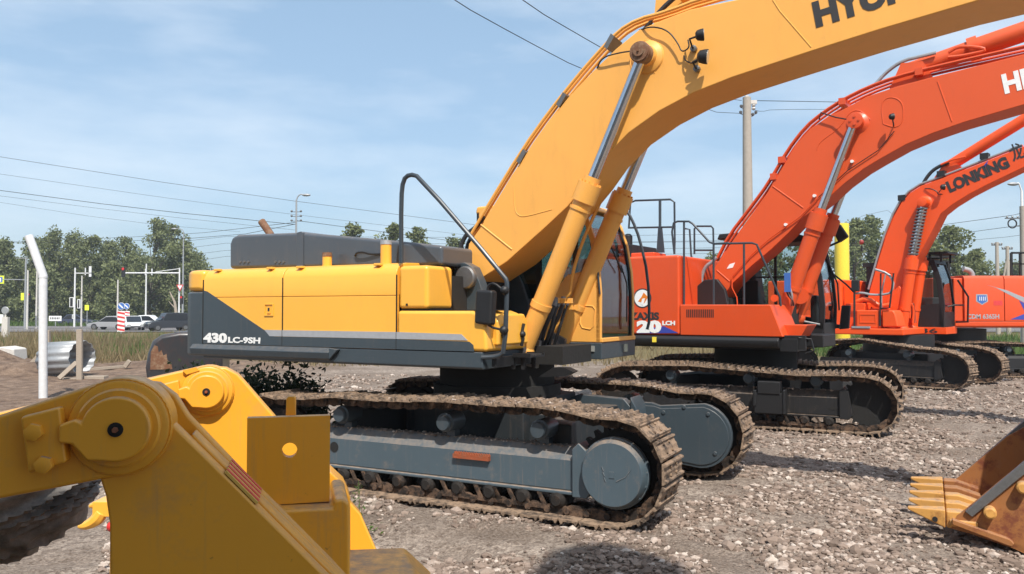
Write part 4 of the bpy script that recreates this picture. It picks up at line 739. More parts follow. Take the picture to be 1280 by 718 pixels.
# black cab
cab2 = thing('cab', '', ''); del cab2['label']; del cab2['category']; cab2.parent = X2; cab2.rotation_euler.z = r2
ya, yb = .52, 1.60; xf = U2.p(1030, 400, ya)[0]; fr2 = [(xf - .12, 1.44), (xf, 1.72), (xf + .02, 2.2), (xf - .03, 2.75), (xf - .14, 3.25), (xf - .24, 3.46)]; xr = xf - 1.85
for yy in (ya, yb - .06): strip(fr2[1:], yy, yy + .06, .10, 'black', 'pillar', cab2)
b = MB(); b.prism([(xr, 1.46), (xr, 2.2), (xr + .9, 2.2), (xf - .9, 1.95), (xf - .35, 1.82), (xf - .02, 1.9), (xf, 1.72), (xf - .12, 1.46)], ya, ya + .05); b.prism([(xr, 1.46), (xr, 2.1), (xf, 1.9), (xf - .12, 1.46)], yb - .05, yb); b.box(xr, xr + .05, ya, yb, 1.46, 2.3); b.box(xf - .06, xf - .01, ya + .06, yb - .06, 1.55, 1.85); b.build('cab_lower', 'black', cab2, bevel=.015); MB().box(xr + .06, xr + .10, ya + .06, yb - .06, 1.5, 2.9).build('rear_wall', 'black', cab2); MB().box(xr + .1, xf - .1, ya + .06, yb - .06, 1.47, 1.75).build('cab_floor', 'black', cab2); MB().box(xe + .05, xd - .15, -.42, .50, 1.63, 2.2).build('dark_filler', 'dark', X2, r2, bevel=.02)  # last box is a near-black filler for the darkness under the boom
for y9 in (ya, yb - .06): MB().prism([(xr, 2.2), (xr, 3.45), (xr + .12, 3.45), (xr + .12, 2.2)], y9, y9 + .06).build('pillar', 'black', cab2)
b = MB(); b.box(xf - .95, xf - .90, ya, ya + .04, 2.0, 3.45); b.box(xr + .12, xf - .25, ya, ya + .03, 2.75, 2.78); b.build('pillar', 'black', cab2)
b = MB(); b.prism([(xr - .05, 3.45), (xr, 3.62), (xf - .5, 3.62), (xf - .18, 3.50), (xf - .2, 3.45)], ya - .02, yb + .02); b.prism([(xr - .3, 3.58), (xr - .25, 3.7), (xr + .6, 3.72), (xr + .7, 3.6)], ya + .05, yb - .05); b.build('cab_roof', 'black', cab2, bevel=.03)
gl = MB(); o1 = [(x - .03, z) for x, z in fr2[1:]]; gl.prism(o1 + [(x - .008, z) for x, z in o1[::-1]], ya + .06, yb - .06); gl.build('windscreen', 'glass_clear', cab2)
gl = MB(); gl.box(xr + .1, xf - .2, ya + .02, ya + .026, 2.1, 3.45); gl.build('side_window', 'glass_clear', cab2); gl = MB(); gl.box(xr + .1, xf - .2, yb - .03, yb - .024, 2.0, 3.45); gl.build('door_window', 'glass_clear', cab2)
b = MB(); b.box(xf - 1.5, xf - 1.0, .85, 1.35, 2.0, 2.2); b.prism([(xf - 1.5, 2.2), (xf - 1.6, 2.95), (xf - 1.45, 2.98), (xf - 1.35, 2.2)], .86, 1.34); b.box(xf - .9, xf - .5, .62, .75, 1.5, 2.35); b.box(xf - .35, xf - .2, .9, 1.1, 1.5, 2.4); b.build('operator_seat', 'black', cab2, bevel=.04)
MB().tube(U2.P3([(990, 395, .5), (1005, 402, .5), (1025, 406, .5)]), .02, 6).build('grab_bar', 'galv', cab2)
b = MB(); mq = U2.P([(1039, 284), (1050, 280), (1061, 296), (1049, 304)], .9); b.prism(mq, .82, .98); b.build('mirror', 'black', cab2, bevel=.03)
MB().tube(U2.P3([(1028, 313, 1.0), (1036, 308, .95), (1052, 301, .9)]), .022, 6).build('mirror_arm', 'black', cab2); MB().tube(U2.P3([(1029, 309, 1.3), (1036, 330, 1.5), (1047, 355, 1.6), (1049, 388, 1.6)]), .018, 6).build('mirror_arm', 'black', cab2); MB().tube(U2.P3([(1042, 343, 1.6), (1058, 356, 1.7), (1068, 366, 1.7)]), .018, 6).build('mirror_arm', 'black', cab2)
b = MB(); b.prism(U2.P([(1052, 382), (1063, 382), (1061, 411), (1049, 412)], 1.7), 1.68, 1.78); b.prism(U2.P([(1036, 378), (1044, 380), (1044, 392), (1036, 388)], 1.6), 1.55, 1.7); b.prism(U2.P([(1033, 404), (1050, 406), (1050, 411), (1033, 410)], 1.6), 1.58, 1.66); b.prism(U2.P([(1038, 388), (1044, 390), (1042, 404), (1036, 403)], 1.6), 1.59, 1.65, 1); b.build('side_mirror', ['black', 'orange3'], cab2, bevel=.015)

# ===================================================== bright orange excavator, third in the row
T3 = Frame(11.29, 23.43, -47); U3 = Frame(11.29, 23.43, -43); r3 = R(4)
def x3(u, v=400, y=-1.4): return U3.p(u, v, y)[0]
d3a, d3b = x3(1040, 415), x3(1124, 412); zd0, zd1 = U3.p(1100, 419, -1.45)[1], U3.p(1100, 411, -1.45)[1]; print('M3', d3a, d3b, zd0, zd1)
X3 = thing('excavator', 'bright orange excavator with spring-like ram covers and a black cab, third in the row', 'excavator', (T3.O[0], T3.O[1], 0), R(T3.deg), 'excavators parked in a row')
top3 = [(-2.0, 1.12), (-1.2, 1.28), (-.4, 1.34), (.4, 1.22), (1.2, 1.12), (1.7, 1.10)]
pts3 = track_path(1.95, -2.2, top3, .47, .515)
track(X3, -1.35, pts3, -1, 'triple', 1.95, -2.2, 'track_black', detail=False); track(X3, 1.30, pts3, 1, 'triple', 1.95, -2.2, 'track_black', detail=False)
b = MB(); b.box(-1.2, 1.2, -1.1, 1.1, .55, .9); b.cyl((0, 0, .8), (0, 0, 1.40), .95, n=32); b.build('car_body', 'black', X3)
b = MB(); b.box(-3.2, d3b + .12, -1.45, .50, zd0, zd1); b.build('deck_frame', 'orange3', X3, r3, bevel=.03)
b = MB(); b.box(-3.4, d3a + .25, -1.3, 1.4, 1.6, 3.0); b.build('engine_house', 'orange3', X3, r3, bevel=.05)
xa_, xb_ = x3(1070), x3(1099); zt_ = U3.p(1085, 388, -1.38)[1]; b = MB(); b.box(xa_, xb_, -1.38, -.75, zd1 + .005, zt_); tq = b.build('tank_box', 'orange3', X3, r3, bevel=.03); b = MB(); w3 = xb_ - xa_
for a in ((.15, .85, .15, .18), (.15, .85, .38, .41), (.15, .18, .18, .38), (.82, .85, .18, .38)): b.box(xa_ + a[0] * w3, xa_ + a[1] * w3, -1.392, -1.379, zd1 + a[2], zd1 + a[3])
b.build('pressed_rim', 'orange3', tq)
q = U3.P([(1102.6, 409), (1102, 388), (1116, 388), (1119, 392), (1123, 409)], -1.38); b = MB(); b.prism(q, -1.38, -.7); b.build('tool_box', 'orange3', X3, r3, bevel=.04)
MB().box(xa_ - .1, xa_ + .4, -1.47, -1.40, zd1 + .003, zd1 + .06).build('step_plate', 'galv', X3, r3)
for ya_ in (-.5, .38): MB().prism([(.3, 1.60), (.5, 2.4), (.2, 2.8), (-.1, 2.5), (-.3, 1.60)], ya_, ya_ + .12).build('boom_bracket', 'orange3', X3, r3, bevel=.02)
b = MB(); b.box(-1.1, -.55, -1.1, -.6, zd1, 2.3); b.box(-.5, 0, -.9, -.6, zd1, 2.15); b.tube([(-.9, -1.0, 2.3), (-.5, -1.0, 2.45), (-.2, -.9, 2.2), (.1, -.9, 2.25)], .08, 8, smooth=1); b.build('pump_bay', 'orange3', X3, r3, bevel=.02)
b3 = [(1100, 392), (1112, 379), (1128, 356), (1140, 336), (1153, 311), (1165, 289), (1176, 267), (1190, 256), (1211, 243), (1232, 232), (1280, 209)]
t3 = [(1083, 380), (1087, 364), (1098, 325), (1107, 296), (1118, 269), (1127, 253), (1138, 241), (1152, 232), (1175, 224), (1209, 211), (1280, 183)]
lo_ = U3.P(b3, -.34); hi_ = U3.P(t3, -.34); b = MB(); b.prism(lo_ + [(6.0, 6.3)] + [(6.0, 6.9)] + hi_[::-1], -.34, .34); bm3 = b.build('boom', 'orange3', X3, r3, bevel=.012, smooth=28)
MB().tube([(x - .05, -.30, z + .05) for x, z in U3.P(t3[1:], -.34)], .03, 8).build('hydraulic_pipe', 'galv', bm3); MB().tube([(x - .05, -.20, z + .05) for x, z in U3.P(t3[1:], -.34)], .03, 8).build('hydraulic_pipe', 'orange3', bm3)
for u, v in ((1127, 250), (1176, 220), (1230, 198)): q = U3.p(u, v, -.34); MB().box(q[0] - .1, q[0] + .1, -.36, -.1, q[1] - .02, q[1] + .14).build('pipe_clamp', 'black', bm3)
bo = U3.p(1154, 253, -.5); b = MB(); b.lathe((bo[0], -.34, bo[1]), (0, -1, 0), [(0, .2), (.03, .15), (.30, .13), (.31, .08)], 18); b.build('pivot_pin', 'orange3', bm3)
hb3 = U3.p(1140, 324, -.45); bs3 = U3.p(1127, 412, -.45); he3 = U3.p(1154, 255, -.45)
for s_ in (-1, 1):
    y_ = s_ * .45; co3 = cylinder(X3, r3, (bs3[0], y_, bs3[1]), (hb3[0], y_, hb3[1]), (he3[0], y_, he3[1]), .15, .07, 'orange3', cap_len=.3)
    P_ = []; A_ = Vector((hb3[0], y_, hb3[1])); B_ = Vector((he3[0], y_, he3[1])); D_ = (B_ - A_); u_ = D_.normalized().orthogonal().normalized(); w_ = D_.normalized().cross(u_)
    for k in range(15 * 10 + 1): a = k / 10 * 2 * math.pi; P_.append(A_ + D_ * (.05 + .88 * k / 150) + (u_ * math.cos(a) + w_ * math.sin(a)) * .12)
    MB().tube(P_, .030, 5).build('spiral_guard', 'steel' if s_ < 0 else 'rust_brown', co3)
for k in range(4): MB().tube(U3.P3([(1133 + k * 2, 398, -.3 + k * .1), (1134 + k * 2, 385, -.3 + k * .1), (1138 + k, 378, -.2 + k * .1), (1142, 386, -.1 + k * .1), (1141 + k, 404, -.1 + k * .1)]), .035, 6, smooth=1).build('hose', 'rubber' if k % 2 else 'orange3', X3, r3)
q = U3.p3(1179, 234, -.5); work_lamp(bm3, q, (.9, .5, 0), .08, [U3.p3(1174, 240, -.34), q]); MB().tube(U3.P3([(1156, 236, -.36), (1164, 236, -.4), (1172, 240, -.4), (1172, 243, -.4), (1178, 243, -.4)]), .015, 6, smooth=1).build('lamp_cable', 'black', bm3)
lettering('LONKING', U3.p(1187, 240.5, -.34), U3.p(1263, 208, -.34), .29, -.343, 'black_print', bm3, bold=.06)
b = MB(); b.prism(U3.P([(1229, 208), (1235, 201), (1234, 206), (1230, 211)], -.34), -.347, -.340); b.build('blue_accent', 'blue_print', bm3)
lettering('\u9f99', U3.p(1266, 201, -.34), U3.p(1283, 194, -.34), .34, -.343, 'black_print', bm3, bold=.02)
ap = U3.p(1188, 207, 0); ae = U3.p(1280, 160, 0); b = MB(); b.cyl((ap[0], 0, ap[1]), (ae[0] + 1.5, 0, ae[1] + 1.05), .16, n=16); b.prism([(ap[0] - .5, ap[1] - .5), (ap[0] - .1, ap[1] + .1), (ap[0] + .2, ap[1]), (ap[0] + .5, ap[1] - .3)], -.15, .15); b.build('arm_cylinder', 'orange3', X3, r3)
MB().tube(U3.P3([(1152, 234, -.2), (1158, 222, -.2), (1168, 211, -.2), (1186, 203, -.2)]), .05, 8, smooth=2).build('hose', 'rubber', bm3); MB().tube(U3.P3([(1176, 206, -.25), (1190, 200, -.25), (1207, 196, -.25)]), .03, 8).build('hose', 'orange3', bm3)
def rail3(p, y, mat='black', r_=.025): return MB().tube(U3.P3(p, y), r_, 6, smooth=1 if mat != 'black' else 0).build('guard_rail', mat, X3, r3)
rail3([(1100, 408), (1101, 342), (1117, 342), (1112, 385), (1100, 386)], -1.40); rail3([(1068, 408), (1068, 352), (1067, 330)], -1.40, r_=.03); rail3([(1094, 337), (1110, 342), (1117, 352), (1115, 364), (1110, 368), (1090, 369), (1078, 366), (1070, 367)], -1.35, 'galv', .035); rail3([(1107, 343), (1102, 364), (1102, 386)], -1.2, 'galv', .02)
b = MB(); q = U3.p(1069, 357, -1.4); b.box(q[0] - .1, q[0] + .12, -1.45, -1.35, q[1] - .17, q[1] + .15); b.build('mirror', 'black', X3, r3, bevel=.02)
q = U3.p(1077, 303, .9); b = MB(); b.ball((q[0], .9, q[1]), .07, 12, 8, 0, (1, 1, 1.15)); b.cyl((q[0], .9, q[1] - .3), (q[0], .9, q[1] - .1), .03, m=1); b.build('beacon', ['beacon', 'black'], X3, r3, label='small red beacon on a thin stalk')
# cab of the third machine
cab3 = thing('cab', '', ''); del cab3['label']; del cab3['category']; cab3.parent = X3; cab3.rotation_euler.z = r3
ya, yb = .55, 1.65; xf = U3.p(1180, 400, ya)[0]; fr3 = [(xf, 1.62), (xf + .02, 2.3), (xf - .06, 3.0), (xf - .22, 3.52)]; xr = U3.p(1083, 350, ya)[0]; print('cab3', xf, xr, U3.p(1170, 313, ya), U3.p(1090, 325, ya))
for yy in (ya, yb - .07): strip(fr3, yy, yy + .07, .14, 'black', 'pillar', cab3)
b = MB(); b.prism([(xr, 1.6), (xr, 2.1), (xf - .1, 2.3), (xf, 1.62)], ya, ya + .05); b.prism([(xr, 1.6), (xr, 2.1), (xf - .1, 2.1), (xf, 1.62)], yb - .05, yb); b.box(xf - .03, xf + .0, ya + .07, yb - .07, 1.62, 2.05); b.box(xr, xr + .35, ya, ya + .06, 1.6, 3.45); b.box(xr, xr + .2, yb - .06, yb, 1.6, 3.45); b.build('cab_lower', 'black', cab3)
b = MB(); b.prism([(xr - .1, 3.42), (xr - .1, 3.55), (xf - .24, 3.58), (xf - .2, 3.46)], ya - .03, yb + .03); b.box(xf - .45, xf + .12, ya, yb, 3.74, 3.80); b.box(xf - .40, xf - .34, ya + .05, ya + .1, 3.5, 3.76); b.box(xf - .1, xf - .04, ya + .05, ya + .1, 3.5, 3.76); b.box(xf - .1, xf - .04, yb - .1, yb - .05, 3.5, 3.76); b.build('cab_roof', 'black', cab3, label='black cab roof with a raised sun shade')
gl = MB(); o1 = [(x - .03, z) for x, z in fr3]; gl.prism(o1 + [(x - .008, z) for x, z in o1[::-1]], ya + .07, yb - .07); gl.build('windscreen', 'glass', cab3); MB().box(xr + .05, xr + .12, ya + .06, yb - .06, 1.62, 3.4).build('rear_wall', 'black', cab3); MB().box(xf - .9, xf - .85, ya + .06, yb - .06, 1.62, 2.2).build('side_console', 'black', cab3)
gl = MB(); gl.box(xr + .1, xf - .3, ya + .02, ya + .03, 2.1, 3.42); gl.build('side_window', 'glass', cab3)
b = MB(); b.box(xr + .7, xr + 1.2, .85, 1.4, 1.9, 2.15); b.prism([(xr + .6, 2.1), (xr + .5, 2.9), (xr + .65, 2.95), (xr + .8, 2.15)], .86, 1.38); b.build('operator_seat', 'black', cab3, bevel=.04)
MB().tube([(xf + .05, yb - .1, 1.75), (xf + .35, yb, 1.75), (xf + .35, yb + .1, 2.5), (xf + .1, yb, 3.0)], .03, 6).build('mirror_arm', 'black', cab3); MB().tube([(xf + .05, ya + .2, 2.2), (xf + .22, ya + .3, 2.25), (xf + .22, yb + .1, 2.25)], .025, 6).build('guard_rail', 'black', cab3)
b = MB(); b.box(xf - 1.2, xf + .06, ya - .02, yb + .02, zd0, 1.60); lo3 = b.build('cab_base', 'orange3', cab3, bevel=.01); lettering('36', (xf - .62, zd0 + .03), (xf - .17, zd0 + .03), .13, ya - .021, 'black_print', lo3, bold=.025)

# ===================================================== orange excavator facing left at the far right
T4 = Frame(14.6, 26.4, 180); X4 = thing('excavator', 'orange excavator side-on at far right, engine doors with silver and blue flash', 'excavator', (T4.O[0], T4.O[1], 0), math.pi, 'excavators parked in a row')
yn = 1.45; Yp = 26.4 - yn
def A4(u, v): p = at(u, v, Yp); return (14.6 - p.x, p.z)       # local x, z on the near side plane (local y = +1.45)
track(X4, 1.40, track_path(2.0, -2.2, [(-2.0, 1.08), (0, 1.16), (1.8, 1.08)], .47, .515), 1, 'triple', 2.0, -2.2, 'black', detail=False); track(X4, -1.40, track_path(2.0, -2.2, [(-2.0, 1.08), (0, 1.16), (1.8, 1.08)], .47, .515), -1, 'triple', 2.0, -2.2, 'black', detail=False)
b = MB(); b.box(-1.2, 1.2, -1.1, 1.1, .5, .9); b.cyl((0, 0, .8), (0, 0, 1.5), .9, n=30); b.build('car_body', 'black', X4)
xa = A4(1206, 400)[0]; xb = A4(1256, 400)[0]; zt = A4(1230, 344.5)[1]; zs = A4(1230, 402)[1]; zb_ = A4(1230, 410)[1]
b = MB(); b.prismx([(yn, zb_ + .05), (yn - .05, zb_), (-1.4, zb_), (-1.4, zs), (yn, zs)], -3.6, xa + .3); b.build('deck_frame', 'orange4', X4, bevel=.03)
for x0, x1 in ((xb + .01, xa), (-3.0, xb - .01)): b = MB(); b.prismx([(yn, zs + .01), (yn, zt - .12), (yn - .05, zt - .02), (yn - .2, zt), (.9, zt), (.9, zs + .01)], x0, x1); b.build('side_door', 'orange4', X4, bevel=.01)
b = MB(); b.box(-3.0, xa - .02, -1.4, .9, zs, zt); b.box(-3.7, -3.01, -1.4, yn, 1.5, zt - .1); b.box(xa + .01, xa + .30, .6, yn - .06, zs, zt - .08); b.build('engine_house', 'orange4', X4, bevel=.04)
fl = [A4(*q) for q in ((1232, 356), (1245, 360), (1285, 381), (1320, 398), (1285, 374), (1258, 363))]; b = MB(); b.prism(fl, yn, yn + .004); b.build('silver_flash', 'silver', X4)
fl = [A4(*q) for q in ((1274, 376), (1290, 384), (1290, 400), (1263, 399.5), (1282, 392))]; b = MB(); b.prism(fl, yn, yn + .005); b.build('blue_flash', 'blue_print', X4)
sh = [A4(*q) for q in ((1220, 368), (1234, 368), (1235, 377), (1227.5, 381.5), (1220, 377))]; b = MB(); b.prism(sh, yn, yn + .004); b.prism([(x * .8 + .2 * sh[3][0], z * .8 + .2 * (sh[0][1] - .17)) for x, z in sh], yn + .004, yn + .007, 1)
b.build('shield_emblem', ['silver', 'signblue'], X4)
b = MB(); q0 = A4(1223, 376); q1 = A4(1232, 371); w = (q0[0] - q1[0]);
for k in range(4): b.box(q1[0] + w * k / 4 + .01, q1[0] + w * (k + .5) / 4, yn + .006, yn + .010, q0[1], q1[1])
b.build('emblem_bars', 'white', X4)
b = MB(); q0 = A4(1242, 382); q1 = A4(1253, 376); b.box(q1[0], q0[0], yn, yn + .004, q0[1], q1[1]); b.build('red_notice', 'signred', X4)
def lettering_back(text, ua, ub, v, h, mat, parent):
    p0 = A4(ua, v); p1 = A4(ub, v); o = lettering(text, (-p0[0], p0[1]), (-p1[0], p1[1]), h, 0, mat, parent, bold=.03)
    o.rotation_euler.z = math.pi; o.location.y = yn + .001; return o
lettering_back('CDM 6365H', 1209, 1249, 398.5, .135, 'silver', X4)
b = MB(); q = A4(1240, 344); b.tube([(q[0], .4, zt - .1), (q[0] + .02, .4, zt + .12), (q[0] + .12, .4, zt + .22), (q[0] + .30, .4, zt + .26)], .085, 12, smooth=2); b.build('exhaust_pipe', 'galv', X4)
b = MB(); q = A4(1270, 344)
for x in (q[0], q[0] - .28): b.box(x - .03, x + .03, 1.2, 1.26, zt, zt + .72)
b.box(q[0] - 1.4, q[0], 1.2, 1.26, zt + .69, zt + .75); b.box(q[0] - 1.4, q[0], 1.2, 1.26, zt + .35, zt + .39); b.build('guard_rail', 'black', X4)
xc0 = A4(1140, 360)[0]; xc1 = A4(1194, 360)[0]; b = MB(); b.prism([(xc0 + .0, 1.6), (xc0 + .02, 3.2), (xc0 - .12, 3.62), (xc0 - .4, 3.62), (xc0 - .22, 3.2), (xc0 - .25, 1.6)], .5, 1.4); b.box(xc1, xc0 - .25, .5, 1.4, 1.6, 2.5); b.box(xc1 + .1, xc1 + .2, .5, 1.4, 2.5, 3.6); b.build('cab', 'black', X4, bevel=.03)
b = MB(); b.box(xc1, xc0 + .12, .4, 1.45, 3.74, 3.80); b.box(xc0 - .2, xc0 - .15, 1.3, 1.4, 3.6, 3.76); b.box(xc1, xc0 - .1, .45, 1.4, 3.60, 3.66); b.build('cab_roof', 'black', X4)
b = MB(); b.box(xc1, xc0 + .1, .45, 1.45, zb_, 1.6); b.box(xc0 - .2, xc0 + .5, -1.2, .2, 1.5, 2.4); b.build('front_deck', 'orange4', X4, bevel=.03)

# ===================================================== yellow loader front in the foreground
TL = Frame(-.79, 1.6, 14.5); XL = thing('wheel_loader', 'ochre yellow loader arm ends and pivot brackets looming large in the foreground', 'loader', (TL.O[0], TL.O[1], 0), R(14.5))
def ring(c, r, a0, a1, n=18): return [(c[0] + r * math.cos(R(a0 + (a1 - a0) * k / n)), c[1] + r * math.sin(R(a0 + (a1 - a0) * k / n))) for k in range(n + 1)]
YF = 1.50
def arm_end(y, pin, slope_l, k, full, mids):
    """one side: lift arm, pivot caps, keeper and the twin ear plates. k = scale of the pixel outline"""
    c = TL.p(*pin, y - .08); r = .095
    a = MB(); d = Vector((up[0] - c[0], up[1] - c[1])).normalized() if False else None
    up, dn, um, dm = (*slope_l, *mids); arm = [(-1.9, up), um] + ring(c, r, 105, -75, 18) + [dm, (-1.9, dn)]
    a.prism(arm, y - .045, y + .03); ao = a.build('lift_arm', 'loader', XL, bevel=.008, seg=3)
    b = MB(); b.lathe((c[0], y - .045, c[1]), (0, -1, 0), [(0, .090), (.009, .090), (.012, .084)], 44); b.lathe((c[0], y - .057, c[1]), (0, -1, 0), [(0, .076), (.006, .076), (.010, .072)], 44); b.build('boss_ring', 'loader', ao)
    wl = [(c[0] + (.0915 + .0007 * math.sin(k * 2.9)) * math.cos(2 * math.pi * k / 90), y - .0455, c[1] + (.0915 + .0007 * math.sin(k * 2.9)) * math.sin(2 * math.pi * k / 90)) for k in range(91)]
    MB().tube(wl, [.0028 + .0007 * (k % 2) for k in range(91)], 5).build('weld_bead', 'loader', ao)
    MB().lathe((c[0], y - .0852, c[1]), (0, -1, 0), [(0, .0195), (.0006, .0185)], 26).build('grease_ring', 'rust_brown', po) if False else None
    t = ring(c, .062, 165, -105, 26); t += [(c[0] - .05, c[1] - .057), (c[0] - .075, c[1] - .025), (c[0] - .098, c[1] - .022), (c[0] - .098, c[1] + .012), (c[0] - .07, c[1] + .022)]
    b = MB(); b.prism(t, y - .085, y - .058); po = b.build('pin_cap', 'loader', XL, bevel=.006, seg=3)
    b = MB(); b.lathe((c[0], y - .0855, c[1]), (0, -1, 0), [(0, .014), (.002, .0135)], 18); b.lathe((c[0], y - .087, c[1]), (0, -1, 0), [(0, .006), (.008, .005)], 6, 1); b.build('grease_nipple', ['dark', 'rust'], po)
    b = MB(); b.ext([(c[0] - .15, y - .075, c[1] - .078), (c[0] - .085, y - .075, c[1] - .06), (c[0] - .098, y - .075, c[1] + .045), (c[0] - .165, y - .075, c[1] + .028)], (0, .03, 0)); ko = b.build('keeper_plate', 'loader', XL, bevel=.006)
    for q in ((c[0] - .140, c[1] + .0), (c[0] - .122, c[1] - .069 + .008)): b = MB(); b.lathe((q[0], y - .075, q[1]), (0, -1, 0), [(0, .017), (.012, .0165), (.014, .012)], 6 if full else 8, 0); b.build('bolt', 'loader', ko)
    return c
def at_x(pa, pb, y, x):
    a, c = TL.p(*pa, y), TL.p(*pb, y); return a[1] + (c[1] - a[1]) * (x - a[0]) / (c[0] - a[0])
c1 = arm_end(0, (145, 537), (TL.p(-15, 524, -.045)[1] - .30, TL.p(-15, 627, -.045)[1] - .30), 1, True, (TL.p(-15, 524, -.045), TL.p(-15, 627, -.045)))
c2 = arm_end(YF, (258, 490), (TL.p(120, 488, YF)[1] - .35, TL.p(120, 488, YF)[1] - .55), 1, False, (TL.p(120, 488, YF - .045), (TL.p(120, 488, YF)[0], TL.p(120, 488, YF)[1] - .21)))
def ear(pts_, y0_, y1_, y): return MB().prism(TL.P(pts_, y), y0_, y1_).build('ear_plate', 'loader', XL, bevel=.006)
e1 = [(130, 594), (137, 615), (142, 650), (142, 760), (450, 760), (411, 718), (300, 607), (212, 520), (196, 497), (172, 484), (148, 480), (110, 500), (95, 540), (110, 580)]
ear(e1, -.036, .012, 0); e1b = [(130, 594), (142, 650), (142, 760), (450, 760), (411, 718), (300, 607), (226, 530), (209, 503), (187, 487), (160, 484), (120, 500), (95, 540)]
MB().prism([(x + .002, z + .001) for x, z in TL.P([(142, 650), (142, 760), (460, 760), (411, 716), (300, 605), (238, 543), (232, 560), (180, 640)], 0)], .013, .075).build('web_plate', 'loader', XL, bevel=.004)
MB().prism([(x + .004, z + .006) for x, z in TL.P(e1b, 0)], .076, .115).build('ear_plate', 'loader', XL, bevel=.006)
e2 = [(232, 520), (236, 620), (236, 800), (520, 800), (450, 640), (345, 521), (298, 467), (283, 459), (262, 458), (240, 470)]
MB().prism(TL.P(e2, YF), YF - .036, YF + .03).build('ear_plate', 'loader', XL, bevel=.008)
MB().prism(TL.P([(231, 462), (247, 458), (252, 462), (236, 467)], YF), YF - .06, YF - .02).build('stop_tab', 'loader', XL)
b = MB(); yk = .62; br = TL.P([(309, 523), (412, 523), (412, 627), (340, 627), (309, 610)], yk); hc = TL.p(362, 563, yk)
# bracket with a real round hole: outer polygon stitched to a ring
def holed(outer, c, r, y0_, y1_, n=28):
    me = MB(); rg = [(c[0] + r * math.cos(2 * math.pi * k / n), c[1] + r * math.sin(2 * math.pi * k / n)) for k in range(n)]; x0 = min(p[0] for p in outer); x1 = max(p[0] for p in outer); z0 = min(p[1] for p in outer); z1_ = max(p[1] for p in outer)
    oo = []
    for k in range(n):
        a = 2 * math.pi * k / n; dx, dz = math.cos(a), math.sin(a); t = min([(x1 - c[0]) / dx if dx > 1e-6 else 9, (x0 - c[0]) / dx if dx < -1e-6 else 9, (z1_ - c[1]) / dz if dz > 1e-6 else 9, (z0 - c[1]) / dz if dz < -1e-6 else 9]); oo.append((c[0] + dx * t, c[1] + dz * t))
    for cx_, cz_ in ((x0, z0), (x1, z0), (x1, z1_), (x0, z1_)):
        k = min(range(n), key=lambda i: (oo[i][0] - cx_) ** 2 + (oo[i][1] - cz_) ** 2); oo[k] = (cx_, cz_)
    v = [(x, y0_, z) for x, z in rg] + [(x, y0_, z) for x, z in oo] + [(x, y1_, z) for x, z in rg] + [(x, y1_, z) for x, z in oo]; f = []
    for k in range(n): j = (k + 1) % n; f += [(k, j, n + j, n + k), (2 * n + k, 3 * n + k, 3 * n + j, 2 * n + j), (k, 2 * n + k, 2 * n + j, j), (n + k, n + j, 3 * n + j, 3 * n + k)]
    return me.add(v, f)
hb_ = holed(br[:4], hc, .021, yk, yk + .035).build('hook_plate', 'loader', XL, smooth=20)
q = TL.P([(357, 524), (358, 498), (361, 495.5), (368, 495.5), (370, 498), (370, 524)], yk + .06); MB().prism(q, yk + .06, yk + .10).build('stop_bar', 'loader', XL, bevel=.004)
q = TL.P([(340, 628), (352, 634), (415, 631), (418, 621), (430, 620), (436, 626), (437, 800), (340, 800)], yk - .02); MB().prism(q, yk - .06, yk + .22).build('cup_bracket', 'loader', XL, bevel=.012, seg=3)
q = TL.P([(412, 586), (430, 603), (437, 618), (437, 780), (400, 780), (400, 590)], yk + .5); MB().prism(q, yk + .45, yk + .6).build('rear_gusset', 'loader', XL, bevel=.006)
q = TL.p(438, 682, yk + .50); qe = TL.p(505, 684, yk + .50); b = MB(); b.prism([(q[0] - .3, q[1]), (qe[0], qe[1]), (qe[0] + .09, qe[1] - .09), (qe[0] + .14, qe[1] - .35), (q[0] - .3, q[1] - .35)], yk + .05, yk + .50); b.build('bucket_spine', 'loader', XL, bevel=.012, seg=2)
A_ = Vector(TL.p(282, 590, -.036)); B_ = Vector(TL.p(322, 630, -.036)); D_ = (B_ - A_); n_ = Vector((-D_.y, D_.x)).normalized()
for mat_, rng_, h_ in (('signyellow2', [(-.03, .106)], .0015), ('signred', [(-.022, -.006), (.012, .028), (.046, .062), (.080, .096)], .003)):
    b = MB()
    for ya_, yb_ in rng_:
        lo9 = A_ + n_ * -.004; b.ext([(lo9.x, ya_, lo9.y), (lo9.x, yb_, lo9.y), (lo9.x + n_.x * (.004 + h_), yb_, lo9.y + n_.y * (.004 + h_)), (lo9.x + n_.x * (.004 + h_), ya_, lo9.y + n_.y * (.004 + h_))], (D_.x, 0, D_.y))
    b.build('warning_stripes', mat_, XL)
# bucket below the frame, front frame and wheels to the left
b = MB(); b.prism([(.0, .9), (.55, .95), (1.1, .55), (1.25, .06), (.1, .02), (-.08, .5)], -.3, 1.8); b.build('bucket', 'loader', XL, bevel=.02)
b = MB(); b.box(-4.6, -1.85, .35, 1.15, .55, 1.45); b.prism([(-2.1, 1.0), (-1.75, 1.3), (-1.8, 1.85), (-2.3, 2.0), (-2.6, 1.3)], -.1, 1.6); b.box(-6.2, -4.4, .1, 1.4, .8, 2.2); b.build('front_frame', 'loader', XL, bevel=.03)
for x in (-2.9, -5.4):
    for y_ in (-.15, 1.65): b = MB(); b.lathe((x, y_ - .25, .8), (0, 1, 0), [(0, .45), (.02, .7), (.08, .8), (.42, .8), (.48, .7), (.5, .45)], 32); b.lathe((x, y_ - .2, .8), (0, 1, 0), [(0, .42), (.4, .42)], 24, 1); b.build('wheel', ['tyre', 'loader'], XL)
